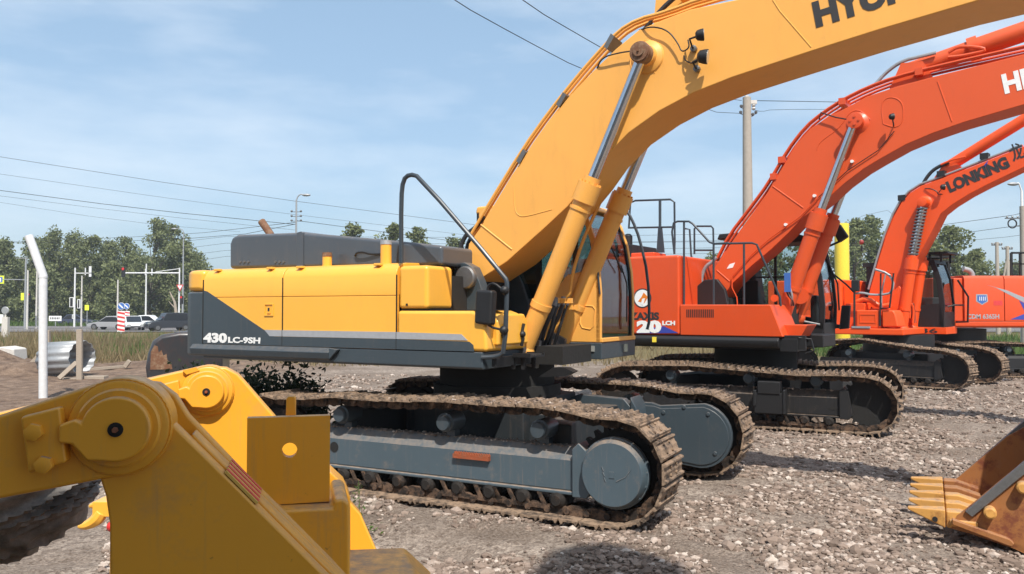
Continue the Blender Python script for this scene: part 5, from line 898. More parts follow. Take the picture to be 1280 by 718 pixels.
# crumpled black cover hanging under the arm
def cover():
    nu, nv = 110, 70; V_ = []; c = np.array(at(0, 628, 2.9)); ax = .37; az = .21
    for j in range(nv):
        for k in range(nu):
            th = math.pi * j / (nv - 1); ph = 2 * math.pi * k / nu; d = np.array([math.sin(th) * math.cos(ph), math.sin(th) * math.sin(ph), math.cos(th)])
            w = math.sin(5 * ph + 4.5 * math.cos(3 * th) + 2.5 * math.sin(2 * ph + 4 * th)) * .62 + math.sin(9 * th + 5 * math.sin(2 * ph + 1)) * .38 
            w = (1 - min(1, abs(w))) ** 1.3; r = 1 + .15 * w + .10 * math.sin(2 * ph + th * 3)
            p = d * r * np.array([ax, .28, az]); V_.append((c[0] + p[0] + p[2] * .35 - .06, c[1] + p[1], c[2] + p[2] + p[0] * .10))
    F_ = [(j * nu + k, j * nu + (k + 1) % nu, (j + 1) * nu + (k + 1) % nu, (j + 1) * nu + k) for j in range(nv - 1) for k in range(nu)]
    return MB().add(V_, F_).build('hanging_cover', M['cover'], None, smooth=50)
cvr = cover(); cvr.parent = XL; cvr.matrix_parent_inverse = (Matrix.Translation(XL.location) @ Matrix.Rotation(R(14.5), 4, 'Z')).inverted(); cvr['label'] = 'crumpled black rubber cover hanging below the arm'

# small yellow teeth seen under the arm
g0 = at(118, 625, 6.0); t_ = thing('rock_ripper', 'small bright yellow claw with a dark red knob seen below the ochre arm', 'ripper', (g0.x, g0.y, 0))
b = MB(); b.tube([(.06, 0, .60), (.02, 0, .54), (-.05, 0, .50), (-.12, 0, .49)], [.045, .05, .035, .008], 8, smooth=2); b.tube([(.10, .1, .66), (.03, .1, .62), (-.04, .12, .63), (-.10, .12, .61)], [.05, .045, .03, .01], 8, smooth=2); b.box(.0, .25, -.03, .2, .57, .68); b.box(.12, .2, 0, .15, 0, .6); b.build('claw', 'house_y', t_, bevel=.01)
MB().ball((.15, -.03, .50), .04, 10, 8).build('knob', 'red', t_)

# unseen building added behind the camera to cast shade on the loader
BX = thing('added_shade_building', 'pale building added out of view to shade the loader', 'building', (-3.4, -2.2, 0))
wb = MB(); wb.box(-6, 7.2, -6, -.8, 0, 9.25).build('wall', 'wall', BX); MB().box(-6.2, 7.35, -6.2, -.68, 9.25, 9.5).build('roof', 'concrete', BX); MB().lathe((6.25, -1.5, 9.5), (0, 0, 1), [(0, .62), (4.95, .62), (5.35, .45), (5.5, .1)], 20).build('added_shade_flue', 'galv', BX)  # unseen flue added on the roof to cast a dark patch on the gravel
for k in range(4):
    for z in (1, 4, 7): w_ = MB().box(-5 + k * 2.4, -3.8 + k * 2.4, -.82, -.77, z, z + 1.3).build('window', 'carglass', BX)

# ------------------------------------------------------------------ vegetation
def leaf_cloud(C, size, seed, mat, name, parent, aspect=.6):
    r = np.random.default_rng(seed); N = len(C); a = r.normal(size=(N, 3)); a /= np.linalg.norm(a, axis=1)[:, None]; t = r.normal(size=(N, 3)); b_ = np.cross(a, t); b_ /= np.linalg.norm(b_, axis=1)[:, None]
    s = (size * (.6 + .8 * r.random(N)))[:, None]; V_ = np.stack([C - a * s, C + b_ * s * aspect, C + a * s, C - b_ * s * aspect], 1).reshape(-1, 3)
    return link(name, np_mesh(name, V_, np.arange(len(V_)).reshape(-1, 4), mat, False), parent)
def tree(base, h, w, seed, label, n=3400, leaf=.22, mat='leaf', group='trees beyond the road', cat='tree', name='tree', low=.12, lobes=22):
    r = np.random.default_rng(seed); t = thing(name, label, cat, tuple(base), 0, group); b = MB()
    lean = r.normal(size=2) * .03 * h; tip = (lean[0], lean[1], h * .93)
    b.tube([(0, 0, -.1), (lean[0] * .3, lean[1] * .3, h * .35), (lean[0] * .7, lean[1] * .7, h * .68), tip], [h * .017, h * .013, h * .008, h * .002], 7)
    C = []
    for k in range(lobes):
        zf = low + (1 - low) * (k + .5) / lobes; prof = math.sin(math.pi * min(1, (zf - low) / (1 - low) * .86 + .14)) ** .7; ang = r.random() * 6.28; rad = w * prof * (.25 + .85 * r.random())
        p = np.array([math.cos(ang) * rad + lean[0] * zf, math.sin(ang) * rad + lean[1] * zf, h * zf]); z0 = max(.1, zf - .18 - .1 * r.random())
        b.tube([(lean[0] * z0, lean[1] * z0, h * z0), tuple((np.array([lean[0] * z0, lean[1] * z0, h * z0]) + p) / 2 + np.array([0, 0, -.02 * h])), tuple(p)], [h * .006, h * .004, h * .0015], 5)
        m_ = int(n / lobes * (.5 + r.random())); q = r.normal(size=(m_, 3)); q /= np.linalg.norm(q, axis=1)[:, None]; q *= (r.random(m_) ** .42)[:, None]
        C.append(p + q * np.array([1, 1, .62 + .5 * r.random()]) * w * (.17 + .22 * r.random()))
    m_ = int(n * .15); C.append(np.stack([r.normal(size=m_) * w * .12 + lean[0], r.normal(size=m_) * w * .12 + lean[1], h * (.3 + .72 * r.random(m_))], 1))
    b.build('trunk', 'bark', t); leaf_cloud(np.concatenate(C), leaf, seed + 1, mat, 'crown', t); return t
def place(u, vb, Y): p = at(u, vb, Y); return (p.x, p.y, 0)
far = [(-22, 285, 118, 3.4, 'leftmost dark tree at the picture edge behind the crossing sign'), (8, 303, 112, 2.6, 'low tree beside the crossing sign mast'), (38, 300, 120, 3, 'small rounded tree behind the bent white post'), (66, 291, 118, 3, 'green tree with a twiggy top right of the bent white post'), (92, 294, 124, 3.2, 'tree behind the double signal mast'),
       (112, 298, 116, 2.8, 'slim tree right of the signal mast'), (134, 305, 121, 2.8, 'lower tree behind the striped road sign'), (158, 300, 126, 3, 'bushy tree left of the tallest tree'), (184, 277, 115, 3.0, 'tallest tree, dark and ragged, above the white cars'), (208, 283, 119, 2.8, 'tall tree under the street lamp head'), (228, 305, 117, 3, 'tree half hidden by the yellow counterweight'), (246, 330, 113, 2.6, 'low tree at the corner of the yellow counterweight'), (145, 330, 110, 2.4, 'low bushy tree in front of the tree row, near the blue sign'), (52, 335, 109, 2.4, 'low bushy tree in front of the tree row, near the white name board')]
for k, (u, v, Y, w, lb) in enumerate(far):
    h = 2.1 + (388 - v) / 1000 * Y; tree(place(u, 388, Y), h, w * 1.35, 100 + k, lb, n=5200, leaf=.19, lobes=44, low=.05)
mid_t = [(440, 283, 95, 2.4, 'pale tree top behind the dark hood'), (486, 283, 92, 2.3, 'pale tree top left of the handrail'), (515, 287, 96, 2.2, 'pale tree top under the handrail bend'), (568, 300, 96, 2.4, 'tree peeping between handrail and boom foot'), (890, 322, 90, 2.6, 'tree seen through the deck railings'), (965, 318, 92, 3, 'tree seen through the black cab'), (850, 330, 95, 3, 'tree behind the tank box of the second machine'), (1010, 300, 90, 3, 'tree behind the black cab front'),
         (1068, 278, 86, 3.0, 'broad tree left of the spring covered boom'), (1092, 276, 90, 3.0, 'tree tops rising just left of the third boom'), (1128, 300, 92, 3, 'tree behind the boom rams of the third machine'), (1165, 285, 84, 2.8, 'tree directly right of the third boom'), (1192, 287, 80, 2.9, 'rounded tree above the third cab roof'), (1218, 318, 88, 2.4, 'lower tree beside the curved exhaust'), (1262, 330, 120, 3, 'distant tree behind the power poles'), (1290, 322, 118, 3.4, 'distant tree at the right picture edge')]
for k, (u, v, Y, w, lb) in enumerate(mid_t):
    h = 2.1 + (388 - v) / 1000 * Y; tree(place(u, 388, Y), h, w * 1.15, 200 + k, lb, n=4600, leaf=.17, lobes=36, mat='leaf2', group='trees behind the machines', low=.12)
def woods(x0, x1, Y, h, n, seed, mat, name):
    r = np.random.default_rng(seed); x = r.uniform(x0, x1, n); top = h * (1 + .35 * (vnoise(x, x * 0 + 3, 6, seed) * 2) + .2 * vnoise(x, x * 0 + 9, 2, seed) * 2); z = top * r.random(n) ** .75; y = Y + r.uniform(-3, 3, n) * (1 - .5 * z / top)
    leaf_cloud(np.stack([x, y, z], 1), .34, seed + 1, mat, name, None)['kind'] = 'stuff'
woods(-95, -48, 132, 9.5, 26000, 71, 'leaf', 'far_woods'); woods(-48, 20, 134, 5.0, 18000, 72, 'leaf2', 'far_woods'); woods(20, 110, 134, 5.5, 26000, 73, 'leaf2', 'far_woods')
def blades(n, x0, x1, ya_, yb_, h0, h1, mat, name, seed, dens=None, w=.02):
    r = np.random.default_rng(seed); x = r.uniform(x0, x1, n); y = r.uniform(ya_, yb_, n)
    if dens is not None: k = dens(x, y) > r.random(n); x, y = x[k], y[k]
    N = len(x); h = r.uniform(h0, h1, N) * (.6 + .8 * (vnoise(x, y, 1.3, seed) + .5)); z = height(x, y); a = r.random(N) * 6.28; l = r.normal(size=(N, 2)) * .28 * h[:, None]; ww = w * (.6 + r.random(N)); dx, dy = np.cos(a) * ww, np.sin(a) * ww
    V_ = np.stack([np.stack([x - dx, y - dy, z - .02], 1), np.stack([x + dx, y + dy, z - .02], 1), np.stack([x + l[:, 0] + dx * .2, y + l[:, 1], z + h], 1)], 1).reshape(-1, 3)
    return link(name, np_mesh(name, V_, np.arange(len(V_)).reshape(-1, 3), mat, False), kind='stuff')
cl = lambda s, t: (lambda x, y: np.clip((vnoise(x, y, s, 31) + t) * 3, 0, 1))
blades(34000, -34, -9.5, 31, 58, .35, .95, 'grass_dry', 'dry_weeds', 41, cl(2.2, .22), .022); blades(16000, -30, -9, 33, 62, .3, .75, 'grass_green', 'green_weeds', 42, cl(3.1, .05), .028)
blades(22000, 14, 44, 29, 60, .2, .6, 'grass_green', 'green_grass', 43, cl(3, .45), .03); blades(12000, -70, -10, 103, 110, .3, .8, 'grass_green', 'verge_grass', 44, None, .06); blades(5000, -9.5, 12, 30, 48, .3, .8, 'grass_dry', 'dry_weeds', 45, cl(2.2, .1), .03)
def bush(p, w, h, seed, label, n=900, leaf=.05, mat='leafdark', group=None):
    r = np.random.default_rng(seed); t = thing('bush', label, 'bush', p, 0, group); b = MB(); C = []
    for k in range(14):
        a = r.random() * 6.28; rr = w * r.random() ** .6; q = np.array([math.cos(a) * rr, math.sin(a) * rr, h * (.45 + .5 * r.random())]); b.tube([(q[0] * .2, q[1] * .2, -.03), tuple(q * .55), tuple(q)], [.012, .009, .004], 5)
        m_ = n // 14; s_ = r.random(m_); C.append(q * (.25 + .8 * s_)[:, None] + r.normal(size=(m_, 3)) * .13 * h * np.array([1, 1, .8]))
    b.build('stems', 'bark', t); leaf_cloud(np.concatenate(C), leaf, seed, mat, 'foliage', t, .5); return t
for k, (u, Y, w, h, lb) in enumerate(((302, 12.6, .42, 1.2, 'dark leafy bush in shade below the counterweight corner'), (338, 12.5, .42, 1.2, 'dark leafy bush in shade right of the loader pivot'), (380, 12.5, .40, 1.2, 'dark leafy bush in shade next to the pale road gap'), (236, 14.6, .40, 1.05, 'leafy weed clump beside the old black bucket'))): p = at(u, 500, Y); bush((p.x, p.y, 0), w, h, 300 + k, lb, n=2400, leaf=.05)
# thin weed in front of the near track
p = gnd(448, 668); t_ = thing('weed', 'thin green weed stalk growing before the near track', 'weed', (p.x, p.y, 0)); b = MB(); b.tube([(0, 0, 0), (.01, 0, .25), (-.005, .01, .50)], [.004, .003, .002], 5); b.build('stem', 'grass_green', t_)
r = np.random.default_rng(5); C = np.stack([r.normal(size=90) * .035, r.normal(size=90) * .035, r.random(90) * .46 + .02], 1); leaf_cloud(C, .022, 6, 'grass_green', 'leaves', t_, .3); C = np.stack([r.normal(size=70) * .09 + .03, r.normal(size=70) * .08, r.random(70) * .09 + .01], 1); leaf_cloud(C, .025, 7, 'grass_green', 'basal_leaves', t_, .35)

# ------------------------------------------------------------------ yard clutter on the left
p = gnd(54, 499); b = MB(); q1 = at(54, 345, p.y); q2 = at(36, 295, p.y); b.tube([(0, 0, -.1), (q1.x - p.x, 0, q1.z - .25), (q1.x - p.x, 0, q1.z), (q2.x - p.x, 0, q2.z)], .095, 14)
b.tube([(q1.x - p.x, 0, q1.z - .05), (q1.x - p.x, 0, q1.z + .0)], .10, 14) ; o = b.build('fence_post', 'postwhite', loc=(p.x, p.y, 0)); tag(o, 'bent white steel fence post leaning over at its top', 'post')
def plank(pa, pb, w, th, label, Ya, Yb=None, mat='wood'):
    a = at(*pa, Ya); c = at(*pb, Yb or Ya); b = MB(); d = (c - a); L_ = d.length; d.normalize(); u = Vector((0, 1, 0)); n_ = d.cross(u).normalized() * w / 2; u = u * th / 2
    b.ext([a + n_ + u, a - n_ + u, a - n_ - u, a + n_ - u], d * L_); o = b.build('plank', mat, bevel=.01); tag(o, label, 'plank', 'loose boards by the corrugated sheet'); return o
plank((99.5, 475), (99.5, 412), .17, .1, 'upright grey board right of the corrugated sheet', 24.5); plank((60, 462), (60, 413), .13, .1, 'upright board just right of the bent white post', 26); plank((74, 473), (96, 453), .13, .08, 'short slanting brace leaning on the upright board', 24.3, 24.5); plank((32, 462), (52, 442), .14, .08, 'slanting board left of the bent white post', 26.5)
plank((105, 463), (158, 458), .10, .2, 'long grey plank lying on the dirt', 26.8, 28); plank((156, 459), (162, 451), .14, .1, 'short board standing at the end of the long plank', 27.6); plank((108, 473.5), (133, 473.5), .17, .3, 'short plank lying nearest the upright board', 24.8); plank((78, 474), (98, 474), .09, .2, 'thin board lying at the foot of the brace', 24.6)
b = MB(); c0 = at(62, 448, 25.6); c1_ = at(103, 446, 25.2); pr = []
nseg = 15; Rr = .52
V_ = []; F_ = []
ax = (c1_ - c0); La = ax.length; ax.normalize(); un = Vector((0, 0, 1)); wn = ax.cross(un)
M_ = 40
for k in range(66):
    a = R(-60 + 300 * k / 65); rr = Rr + .022 * math.cos(k / 65 * 2 * math.pi * 11)
    for e_ in (0, 1): V_.append(c0 + ax * La * e_ + (un * math.sin(a) + wn * math.cos(a)) * rr + Vector((0, 0, -.02)))
for k in range(65): F_.append((2 * k, 2 * k + 1, 2 * k + 3, 2 * k + 2))
me = MB().add(V_, F_); o = me.build('corrugated_sheet', 'galv', recalc=False); sm = o.modifiers.new('thickness', 'SOLIDIFY'); sm.thickness = .012; tag(o, 'curled galvanised corrugated sheet propped between boards', 'metal sheet')
p = gnd(8, 462); b = MB(); b.prism([(-.42, 0), (-.42, .62), (-.1, .66), (.3, .58), (.36, 0)], -.4, .4); o = b.build('concrete_block', 'concrete2', loc=(p.x, p.y + .3, .15), bevel=.05); tag(o, 'broken pale concrete block on the dirt mound', 'block')
# old black bucket behind the counterweight
p = at(222, 440, 16.4); b = MB(); prof = [(-.52, .98), (-.48, 1.25), (-.40, 1.50), (-.24, 1.62), (.1, 1.68), (.6, 1.68), (.9, 1.5), (.9, .2), (-.1, .1), (-.45, .5)]
M['oldbucket'] = paint('old_black_paint', (.03, .032, .036), .35, .2, .3, .2, rust=.15)
b.prism(prof, -.8, .8); o = b.build('spare_bucket', 'oldbucket', loc=(p.x + .05, p.y, 0), bevel=.09, seg=3, rz=.25); tag(o, 'old black digger bucket with a rusty patch standing behind the counterweight', 'bucket')
MB().prism([(-.42, .95), (-.41, 1.30), (-.35, 1.42), (-.29, 1.40), (-.27, 1.28), (-.22, 1.33), (-.19, 1.22), (-.13, 1.25), (-.11, 1.12), (-.04, 1.08), (-.02, .95)], -.808, -.79).build('rust_patch', 'rust_brown', o)
# yellow cylinder standing behind the second machine
p0 = at(1052, 280, 29); b = MB(); b.lathe((p0.x, p0.y, 0), (0, 0, 1), [(0, .42), (.25, .42), (.5, .25), (p0.z, .25), (p0.z + .01, .2)], 28); o = b.build('yellow_pillar', 'yellowpost'); tag(o, 'smooth bright yellow round pillar between the second and third machines', 'pillar')

# ------------------------------------------------------------------ poles, lamps, signals, signs
def pole_thing(name, label, cat, u, vtop, Y, r0, r1, mat, group=None):
    pt_ = at(u, vtop, Y); t = thing(name, label, cat, (pt_.x, pt_.y, 0), 0, group); MB().cyl((0, 0, -.2), (0, 0, pt_.z), r0, r1, 12).build('pole', mat, t); return t, pt_
def loc(t, u, v, Y, dy=0): p = at(u, v, Y); return (p.x - t.location.x, p.y - t.location.y + dy, p.z)
t, pt_ = pole_thing('utility_pole', 'bare concrete utility pole rising between the yellow and orange booms', 'utility pole', 933.5, 122, 26, .21, .13, 'concrete'); H_ = pt_.z
b = MB(); b.box(.0, .32, -.05, .05, H_ - .22, H_ - .10); b.box(-.05, .05, -.03, .03, H_ - .05, H_ + .06); b.lathe((.22, 0, H_ - .42), (0, 0, 1), [(0, .03), (.05, .07), (.1, .03), (.15, .07), (.2, .02)], 8); b.build('crossarm', 'concrete2', t); b = MB()
for x, z in ((-.2, H_ - .35), (-.22, H_ - .55), (.28, H_ - .55), (.18, H_ - .62)): b.lathe((x, -.05, z), (0, 0, 1), [(0, .03), (.03, .05), (.08, .05), (.1, .02)], 8); b.tube([(x, -.05, z), (0, 0, z - .05)], .015, 5)
b.build('insulators', 'steel', t)
def street_lamp(u, vt, Y, r_, du, label, r0=.11, mat='galv'):
    t, p = pole_thing('street_lamp', label, 'street lamp', u, vt, Y, r0, .06, mat, 'street lamps'); s = Y / 1000
    b = MB(); b.tube([(0, 0, p.z - .05), (.1 * (1 if du > 0 else -1), 0, p.z + .25), (du * s * .55, 0, p.z + .42), (du * s, 0, p.z + .40)], .045, 6, smooth=2); b.build('arm', mat, t)
    b = MB(); k = 1 if du > 0 else -1; b.ball((du * s + k * .2, 0, p.z + .36), .28, 12, 8, 0, (1.2, .5, .38)); b.build('lamp_head', 'galv', t); return t, p
tl, _ = street_lamp(370.5, 250, 60, .1, 9, 'street lamp with insulator brackets standing above the dark hood'); b = MB(); z0 = at(370, 275, 60).z
for k in range(3):
    for x in (-.35, .35): b.ball((x, 0, z0 - .05 + k * .35), .09, 8, 6)
    b.box(-.38, .38, -.03, .03, z0 - .12 + k * .35, z0 - .08 + k * .35)
b.build('insulators', 'steel', tl)
t, _ = street_lamp(229.5, 290, 96, .1, -10, 'tall street lamp right behind the traffic signal gantry', .14)
street_lamp(1277, 238, 46, .1, -6, 'curved street lamp on the stout pole at the right edge', .2, 'postwhite')
# stout right pole with cable coil
t, p = pole_thing('utility_pole', 'stout weathered utility pole with a coil of cable at the right edge', 'utility pole', 1278.5, 258, 45, .22, .17, 'concrete'); c = loc(t, 1264, 280, 45); b = MB(); b.tube([(c[0] + .24 * math.cos(a * .3), -.1, c[2] + .24 * math.sin(a * .3)) for a in range(22)], .04, 6); b.build('cable_coil', 'black', t); b = MB(); b.box(-1.0, .1, -.05, .05, c[2] + .28, c[2] + .34); b.box(-.4, .1, -.05, .05, c[2] - .15, c[2] - .10)
for x in (-.9, -.6, -.3): b.lathe((x, 0, c[2] + .34), (0, 0, 1), [(0, .03), (.05, .06), (.1, .03)], 8)
b.build('crossarm', 'steel', t)
for u, v, lb in ((1246, 303, 'slim power pole with crossarm left of the two distant poles'), (1259, 308, 'power pole with crossarm right of the two distant poles')):
    t, p = pole_thing('utility_pole', lb, 'utility pole', u, v, 70, .2, .14, 'concrete'); b = MB(); b.box(-.45, .45, -.05, .05, p.z - .3, p.z - .2)
    for x in (-.42, -.2, .2, .42): b.lathe((x, 0, p.z - .2), (0, 0, 1), [(0, .04), (.08, .08), (.16, .04)], 8)
    b.build('crossarm', 'steel', t)
    if u == 1259: MB().tube([(0, 0, p.z - .8), (-.9, 0, 2)], .08, 6).build('strut', 'concrete', t); MB().tube([(0, 0, p.z - .8), (.9, 0, 2)], .08, 6).build('strut', 'concrete', t)
def signal(t, x, z, red=True, s=1.0):
    b = MB(); b.box(x - .16 * s, x + .16 * s, -.12, .12, z - .5 * s, z + .5 * s); o = b.build('signal_head', 'black', t); MB().lathe((x, -.13, z + .32 * s), (0, -1, 0), [(0, .14 * s), (.03, .13 * s)], 12).build('red_lamp', 'red', o); return o
# gantry
t, p = pole_thing('traffic_signal', 'white signal gantry reaching left over the road with a red light', 'traffic signal', 224.5, 335, 92, .11, .08, 'postwhite')
a = loc(t, 157, 341.5, 92); b = MB(); b.cyl((0, 0, a[2]), (a[0], 0, a[2]), .08, n=8); b.cyl((0, 0, a[2] + .5), (a[0] * .45, 0, a[2] + .12), .04, n=6); b.build('gantry_arm', 'postwhite', t); signal(t, a[0] - .25, a[2] + .1, s=1.15)
for u in (182, 190): c = loc(t, u, 341, 92); MB().box(c[0] - .05, c[0] + .05, -.05, .05, c[2] - .3, c[2] + .45).build('camera_mount', 'postwhite', t)
c = loc(t, 226, 360, 92, -.2); b = MB(); b.prism([(c[0] - .42, c[2] + .35), (c[0] + .42, c[2] + .35), (c[0], c[2] - .40)], -.26, -.22); b.prism([(c[0] - .27, c[2] + .26), (c[0] + .27, c[2] + .26), (c[0], c[2] - .22)], -.268, -.262, 1); b.build('give_way_sign', ['signred', 'white'], t); signal(t, c[0] + .1, loc(t, 226, 373, 92)[2] - .2, s=.95)
# left signal mast with crossing sign
t, p = pole_thing('traffic_signal', 'grey signal mast at far left carrying the crossing sign arm', 'traffic signal', 32.5, 322, 88, .13, .09, 'galv'); a = loc(t, 0, 350, 88); b = MB(); b.cyl((0, 0, a[2]), (a[0], 0, a[2] + .05), .05, n=6); b.build('sign_arm', 'galv', t); b = MB(); b.box(a[0] - .55, a[0] + .45, -.03, .03, a[2] - .42, a[2] + .45); b.box(a[0] - .40, a[0] + .30, -.045, -.031, a[2] - .28, a[2] + .31, 1); b.box(a[0] - .25, a[0] + .15, -.06, -.046, a[2] - .2, a[2] + .2, 2); b.build('crossing_sign', ['signyellow', 'signblue', 'white'], t); signal(t, .38, loc(t, 37, 372, 88)[2], s=1.0)
b = MB(); c = loc(t, 28.5, 371, 88); b.box(c[0] - .16, c[0] + .16, -.1, .1, c[2] - .4, c[2] + .4); b.build('controller_box', 'signyellow', t); MB().box(-1.1, .3, -.03, .03, p.z - .12, p.z - .06).build('top_bracket', 'galv', t)
for u, vt, Y, lb in ((46.5, 335, 90, 'plain grey pole touching the bent white post'), (102.5, 345, 100, 'thin grey lamp pole right of the signal mast'), (147.5, 350, 94, 'thin pole left of the blue round sign'), (35, 338, 86, 'second thin pole beside the crossing sign mast'), (183, 330, 104, 'white pole in front of the tallest tree')): pole_thing('pole', lb, 'pole', u, vt, Y, .12, .08, 'concrete2' if u != 183 else 'postwhite', 'roadside poles')
t, p = pole_thing('traffic_signal', 'signal mast with paired outlined heads and a short top arm', 'traffic signal', 94, 335, 98, .12, .09, 'postwhite')
b = MB(); b.box(0, 2.0, -.03, .03, p.z - .7, p.z - .6)
b.box(1.2, 1.32, -.03, .03, p.z - .9, p.z); b.box(1.7, 2.0, -.03, .03, p.z - 1.1, p.z + .2); b.build('top_arm', 'postwhite', t)
for u, v, w, h in ((90, 378, .5, 1.2), (99, 380, .35, 1.1), (92, 396, .25, .5)): c = loc(t, u, v, 98); o = MB().box(c[0] - w / 2, c[0] + w / 2, -.12, .12, c[2] - h / 2, c[2] + h / 2).build('signal_head', 'white', t); MB().box(c[0] - w / 2 + .08, c[0] + w / 2 - .08, -.135, -.122, c[2] - h / 2 + .08, c[2] + h / 2 - .08).build('signal_face', 'black', o)
t, p = pole_thing('road_sign', 'small yellow-green sign on a thin post beside the signal mast', 'road sign', 109, 385, 98, .05, .05, 'galv'); MB().box(-.25, .25, -.1, -.06, p.z - .3, p.z + .35).build('sign_face', 'signyellow', t)
t, p = pole_thing('road_sign', 'white rectangular name board on a post at the verge', 'road sign', 69.5, 400, 102, .06, .06, 'galv'); o = MB().box(-.8, .8, -.1, -.06, p.z - .15, p.z + .50).build('sign_face', 'white', t)
b = MB()
for k in range(6): b.box(-.62 + k * .21, -.50 + k * .21, -.108, -.10, p.z + .06, p.z + .32)
b.build('print', 'black_print', t)
for u, Y, w, lb in ((152, 72, 1, 'striped red and white road marker under the nearer round blue arrow sign'), (158.5, 84, .75, 'partly hidden striped marker under the farther blue sign')):
    t, p = pole_thing('road_sign', lb, 'road sign', u, 384, Y, .05, .05, 'galv', 'blue keep-side signs'); c = loc(t, u, 383, Y); b = MB(); b.lathe((0, -.06, c[2]), (0, -1, 0), [(0, .33), (.02, .33)], 20); b.lathe((0, -.08, c[2]), (0, -1, 0), [(0, .30), (.008, .30)], 20, 1); b.ext([(-.22, -.1, c[2] + .12), (-.14, -.1, c[2] + .2), (.2, -.1, c[2] - .12), (.12, -.1, c[2] - .2)], (0, .011, 0)); b.build('arrow_sign', ['white', 'signblue'], t)
    zt_, zb2 = loc(t, u, 389, Y)[2], loc(t, u, 415, Y)[2] if u == 152 else .4
    zb2 = max(zb2, .15); o = MB().box(-.33, .33, -.07, -.03, zb2, zt_).build('marker_board', 'white', t); b = MB(); n_ = 5; hh = (zt_ - zb2) / n_
    for k in range(n_): z_ = zb2 + k * hh; b.ext([(-.33, -.078, z_ + hh * .42), (-.33, -.078, z_ + hh * .9), (.33, -.078, z_ + hh * .58), (.33, -.078, z_ + hh * .1)], (0, .008, 0))
    b.build('red_stripes', 'signred', o)
t, p = pole_thing('round_mirror', 'grey round road mirror back on a post at the far left', 'road mirror', 7, 390, 62, .06, .06, 'concrete2'); b = MB(); b.lathe((0, -.05, p.z + .1), (0, -1, 0), [(0, .3), (.04, .26)], 20); b.build('mirror_back', 'galv', t); MB().box(-.5, -.15, -.1, .1, p.z - .9, p.z - .2).build('sign_back', 'white', t); MB().box(-.2, .25, -.15, .15, 0, p.z - .4).build('base_box', 'concrete2', t)
# dead snag
t = thing('dead_tree', 'bare pale broken trunk beside the white sign triangle', 'dead tree', place(221, 388, 108), 0); b = MB(); b.tube([(0, 0, 0), (-.1, 0, 1.8), (-.3, 0, 3.2), (-1.0, 0, 4.6)], [.28, .22, .16, .06], 7); b.tube([(-.1, 0, 2.2), (-1.1, 0, 3.3)], [.1, .03], 6); b.build('trunk', 'wood', t)

# ------------------------------------------------------------------ cars
def car(u, v, Y, L_, H_, mat, label, rz=0, suv=False):
    p = at(u, v, Y); t = thing('parked_car', label, 'car', (p.x, p.y, .06), R(rz), 'cars on the road'); W_ = .9; l = L_ / 2; b = MB()
    z1_, z2_ = .30, .56 * H_; sec = [(-l, z1_ + .15), (-l + .03, z2_ - .08), (-l + .15, z2_), (l * .45, z2_ + .02), (l * .92, z2_ - .14), (l, z2_ - .32), (l, z1_ + .1), (l - .1, z1_), (-l + .1, z1_)]
    b.prism(sec, -W_, W_); bo_c = b.build('body', mat, t, bevel=.06, seg=3)
    gh = [(-l * (.96 if suv else .8), z2_), (-l * (.86 if suv else .5), H_ - .04), (-l * .3, H_), ((l * .22 if suv else l * .05), H_ - .03), ((l * .42 if suv else l * .48), z2_ + .01)]; b = MB(); b.prism(gh, -W_ + .12, W_ - .12); b.build('cabin', mat, t, bevel=.06, seg=3)
    for s_ in (-1, 1):
        y_ = s_ * (W_ - .115); b = MB(); g2 = [(x * .90, z2_ + .03 if z < z2_ + .05 else z - .10) for x, z in gh]; b.prism(g2, min(y_, y_ + s_ * .012), max(y_, y_ + s_ * .012)); b.build('side_glass', 'carglass', t)
    b = MB(); b.ext([(l * .49, -W_ + .2, z2_ + .04), (l * .49, W_ - .2, z2_ + .04), (l * .10, W_ - .22, H_ - .06), (l * .10, -W_ + .22, H_ - .06)], (.03, 0, .02)); b.build('windscreen', 'carglass', t)
    b = MB(); b.box(l - .02, l + .012, -.45, .45, z1_ + .12, z2_ - .34); b.build('grille', 'black', t)
    for x in (-l * .62, l * .62):
        for s_ in (-1, 1): b = MB(); b.cyl((x, s_ * (W_ - .2), .31), (x, s_ * (W_ + .012), .31), .33, n=20); o = b.build('wheel', 'tyre', t); MB().cyl((x, s_ * (W_ + .012), .31), (x, s_ * (W_ + .02), .31), .2, n=12).build('rim', 'steel', o)
    for s_ in (-1, 1): MB().box(l - .12, l + .01, s_ * .62 - .18, s_ * .62 + .18, z2_ - .34, z2_ - .2).build('headlight', 'lamp_face', t)
    return t
car(178, 405, 90, 4.5, 1.5, 'carwhite', 'white hatchback car behind, half overlapped by another white car', 185)
car(166, 405, 83, 4.4, 1.45, 'carwhite', 'white car with dark windows beside the striped marker', -58)
car(211, 405, 80, 4.3, 1.8, 'cardark', 'dark off-road car next to the yellow counterweight', 222, True)
car(139, 405, 84, 4.3, 1.45, 'cargrey', 'grey car left of the striped marker', 175)
car(98, 402, 106, 4.6, 1.5, 'carblue', 'dark blue car far behind the signal mast', 0)

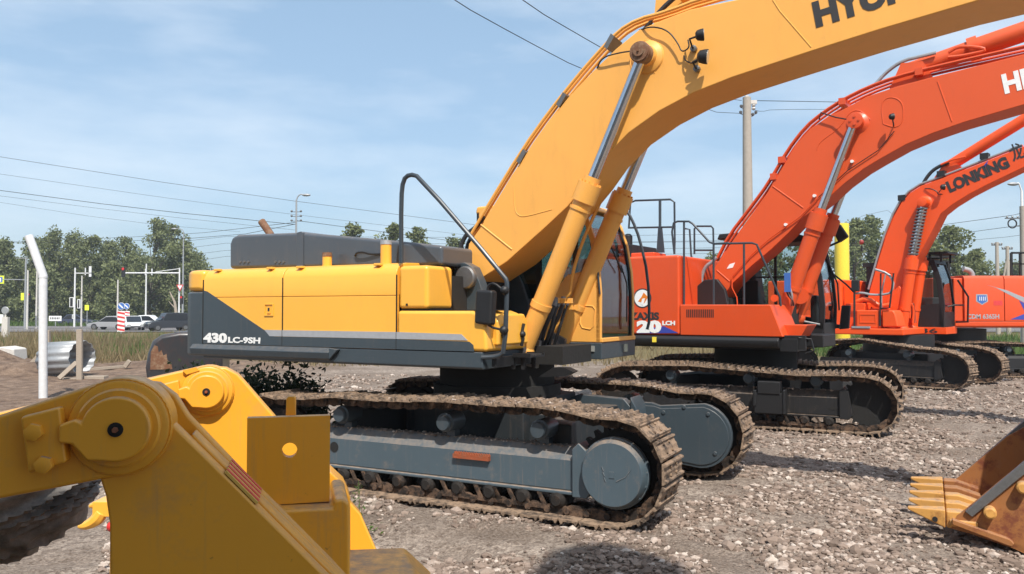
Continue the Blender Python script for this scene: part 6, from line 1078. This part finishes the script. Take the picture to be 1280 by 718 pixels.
# ------------------------------------------------------------------ overhead wires
def wire(P_, label, r_=.02, sag=0):
    r_ *= .72
    A = [at(u, v, Y) for u, v, Y in P_]
    if len(A) == 2 and sag: A = [A[0].lerp(A[1], k / 12) - Vector((0, 0, sag * 4 * (k / 12) * (1 - k / 12))) for k in range(13)]
    o = MB().tube(A, r_, 5, smooth=1 if len(P_) > 2 else 0).build('power_line', 'black'); tag(o, label, 'wire', 'overhead wires'); return o
wire([(470, -70, 11), (565, 0, 13), (650, 47, 15), (728, 88, 17), (800, 112, 20), (880, 119, 24), (927, 126, 26)], 'lower of two dark wires dropping past the boom to the concrete pole', .011)
wire([(560, -75, 11), (650, 1, 13), (755, 62, 16), (840, 110, 20), (885, 140, 24), (926, 142, 26)], 'upper of two dark wires at the top, dropping behind the boom', .011)
wire([(940, 126, 26), (1060, 128, 30), (1200, 132, 36)], 'dark wire from the concrete pole to behind the orange boom', .016); wire([(940, 137, 26), (952, 140, 26.5), (965, 137, 27), (1060, 137, 31), (1200, 140, 36)], 'thin slack wire below it on the concrete pole', .010)
wire([(-40, 190, 60), (280, 240, 66), (600, 282, 74)], 'topmost long wire crossing the left sky', .022); wire([(-40, 212, 60), (280, 258, 66), (600, 296, 74)], 'second long wire crossing the left sky', .015)
wire([(-40, 233, 58), (180, 262, 60), (371, 281, 60)], 'thick wire running down to the hood street lamp', .028); wire([(-40, 240, 58), (180, 268, 60), (371, 288, 60)], 'wire just below the thick one at left', .014); wire([(-40, 247, 58), (160, 278, 60), (300, 290, 62)], 'faint wire above the far trees', .012)
wire([(371, 278, 60), (229, 294, 90), (0, 303, 110)], 'wire leaving the hood street lamp to the left', .028); wire([(371, 280, 60), (290, 296, 75), (120, 303, 100), (-40, 304, 118)], 'dark wire ending over the far trees', .03); wire([(371, 276, 60), (470, 289, 66), (600, 306, 74), (800, 303, 80), (950, 302, 84)], 'wire leaving the hood street lamp to the right', .026)
for k, (va, vb) in enumerate(((300, 294), (309, 302), (318, 311), (327, 318))): wire([(229, va + 2, 92), (300, vb, 90), (560, vb + 4, 90), (960, vb - 2, 86)], ['highest', 'second', 'third', 'lowest'][k] + ' of four level wires behind the machines', .022)
wire([(1010, 300, 60), (1104, 259, 58), (1125, 275, 60)], 'thin peaked wire left of the third boom', .014); wire([(1150, 285, 60), (1262, 270, 45), (1276, 267, 45)], 'upper wire to the stout right pole', .022); wire([(1150, 299, 60), (1200, 292, 55), (1275, 282, 45)], 'middle wire to the stout right pole', .022); wire([(1150, 305, 75), (1246, 298, 70), (1285, 293, 66)], 'faint lower wire across the distant poles', .02)
hz_ = MB().box(-170, 170, -14, 420, -1.2, 40).build('haze', 'haze_air', kind='stuff')
# dome-free sky comes from the world; nothing else is needed
bpy.context.view_layer.update()
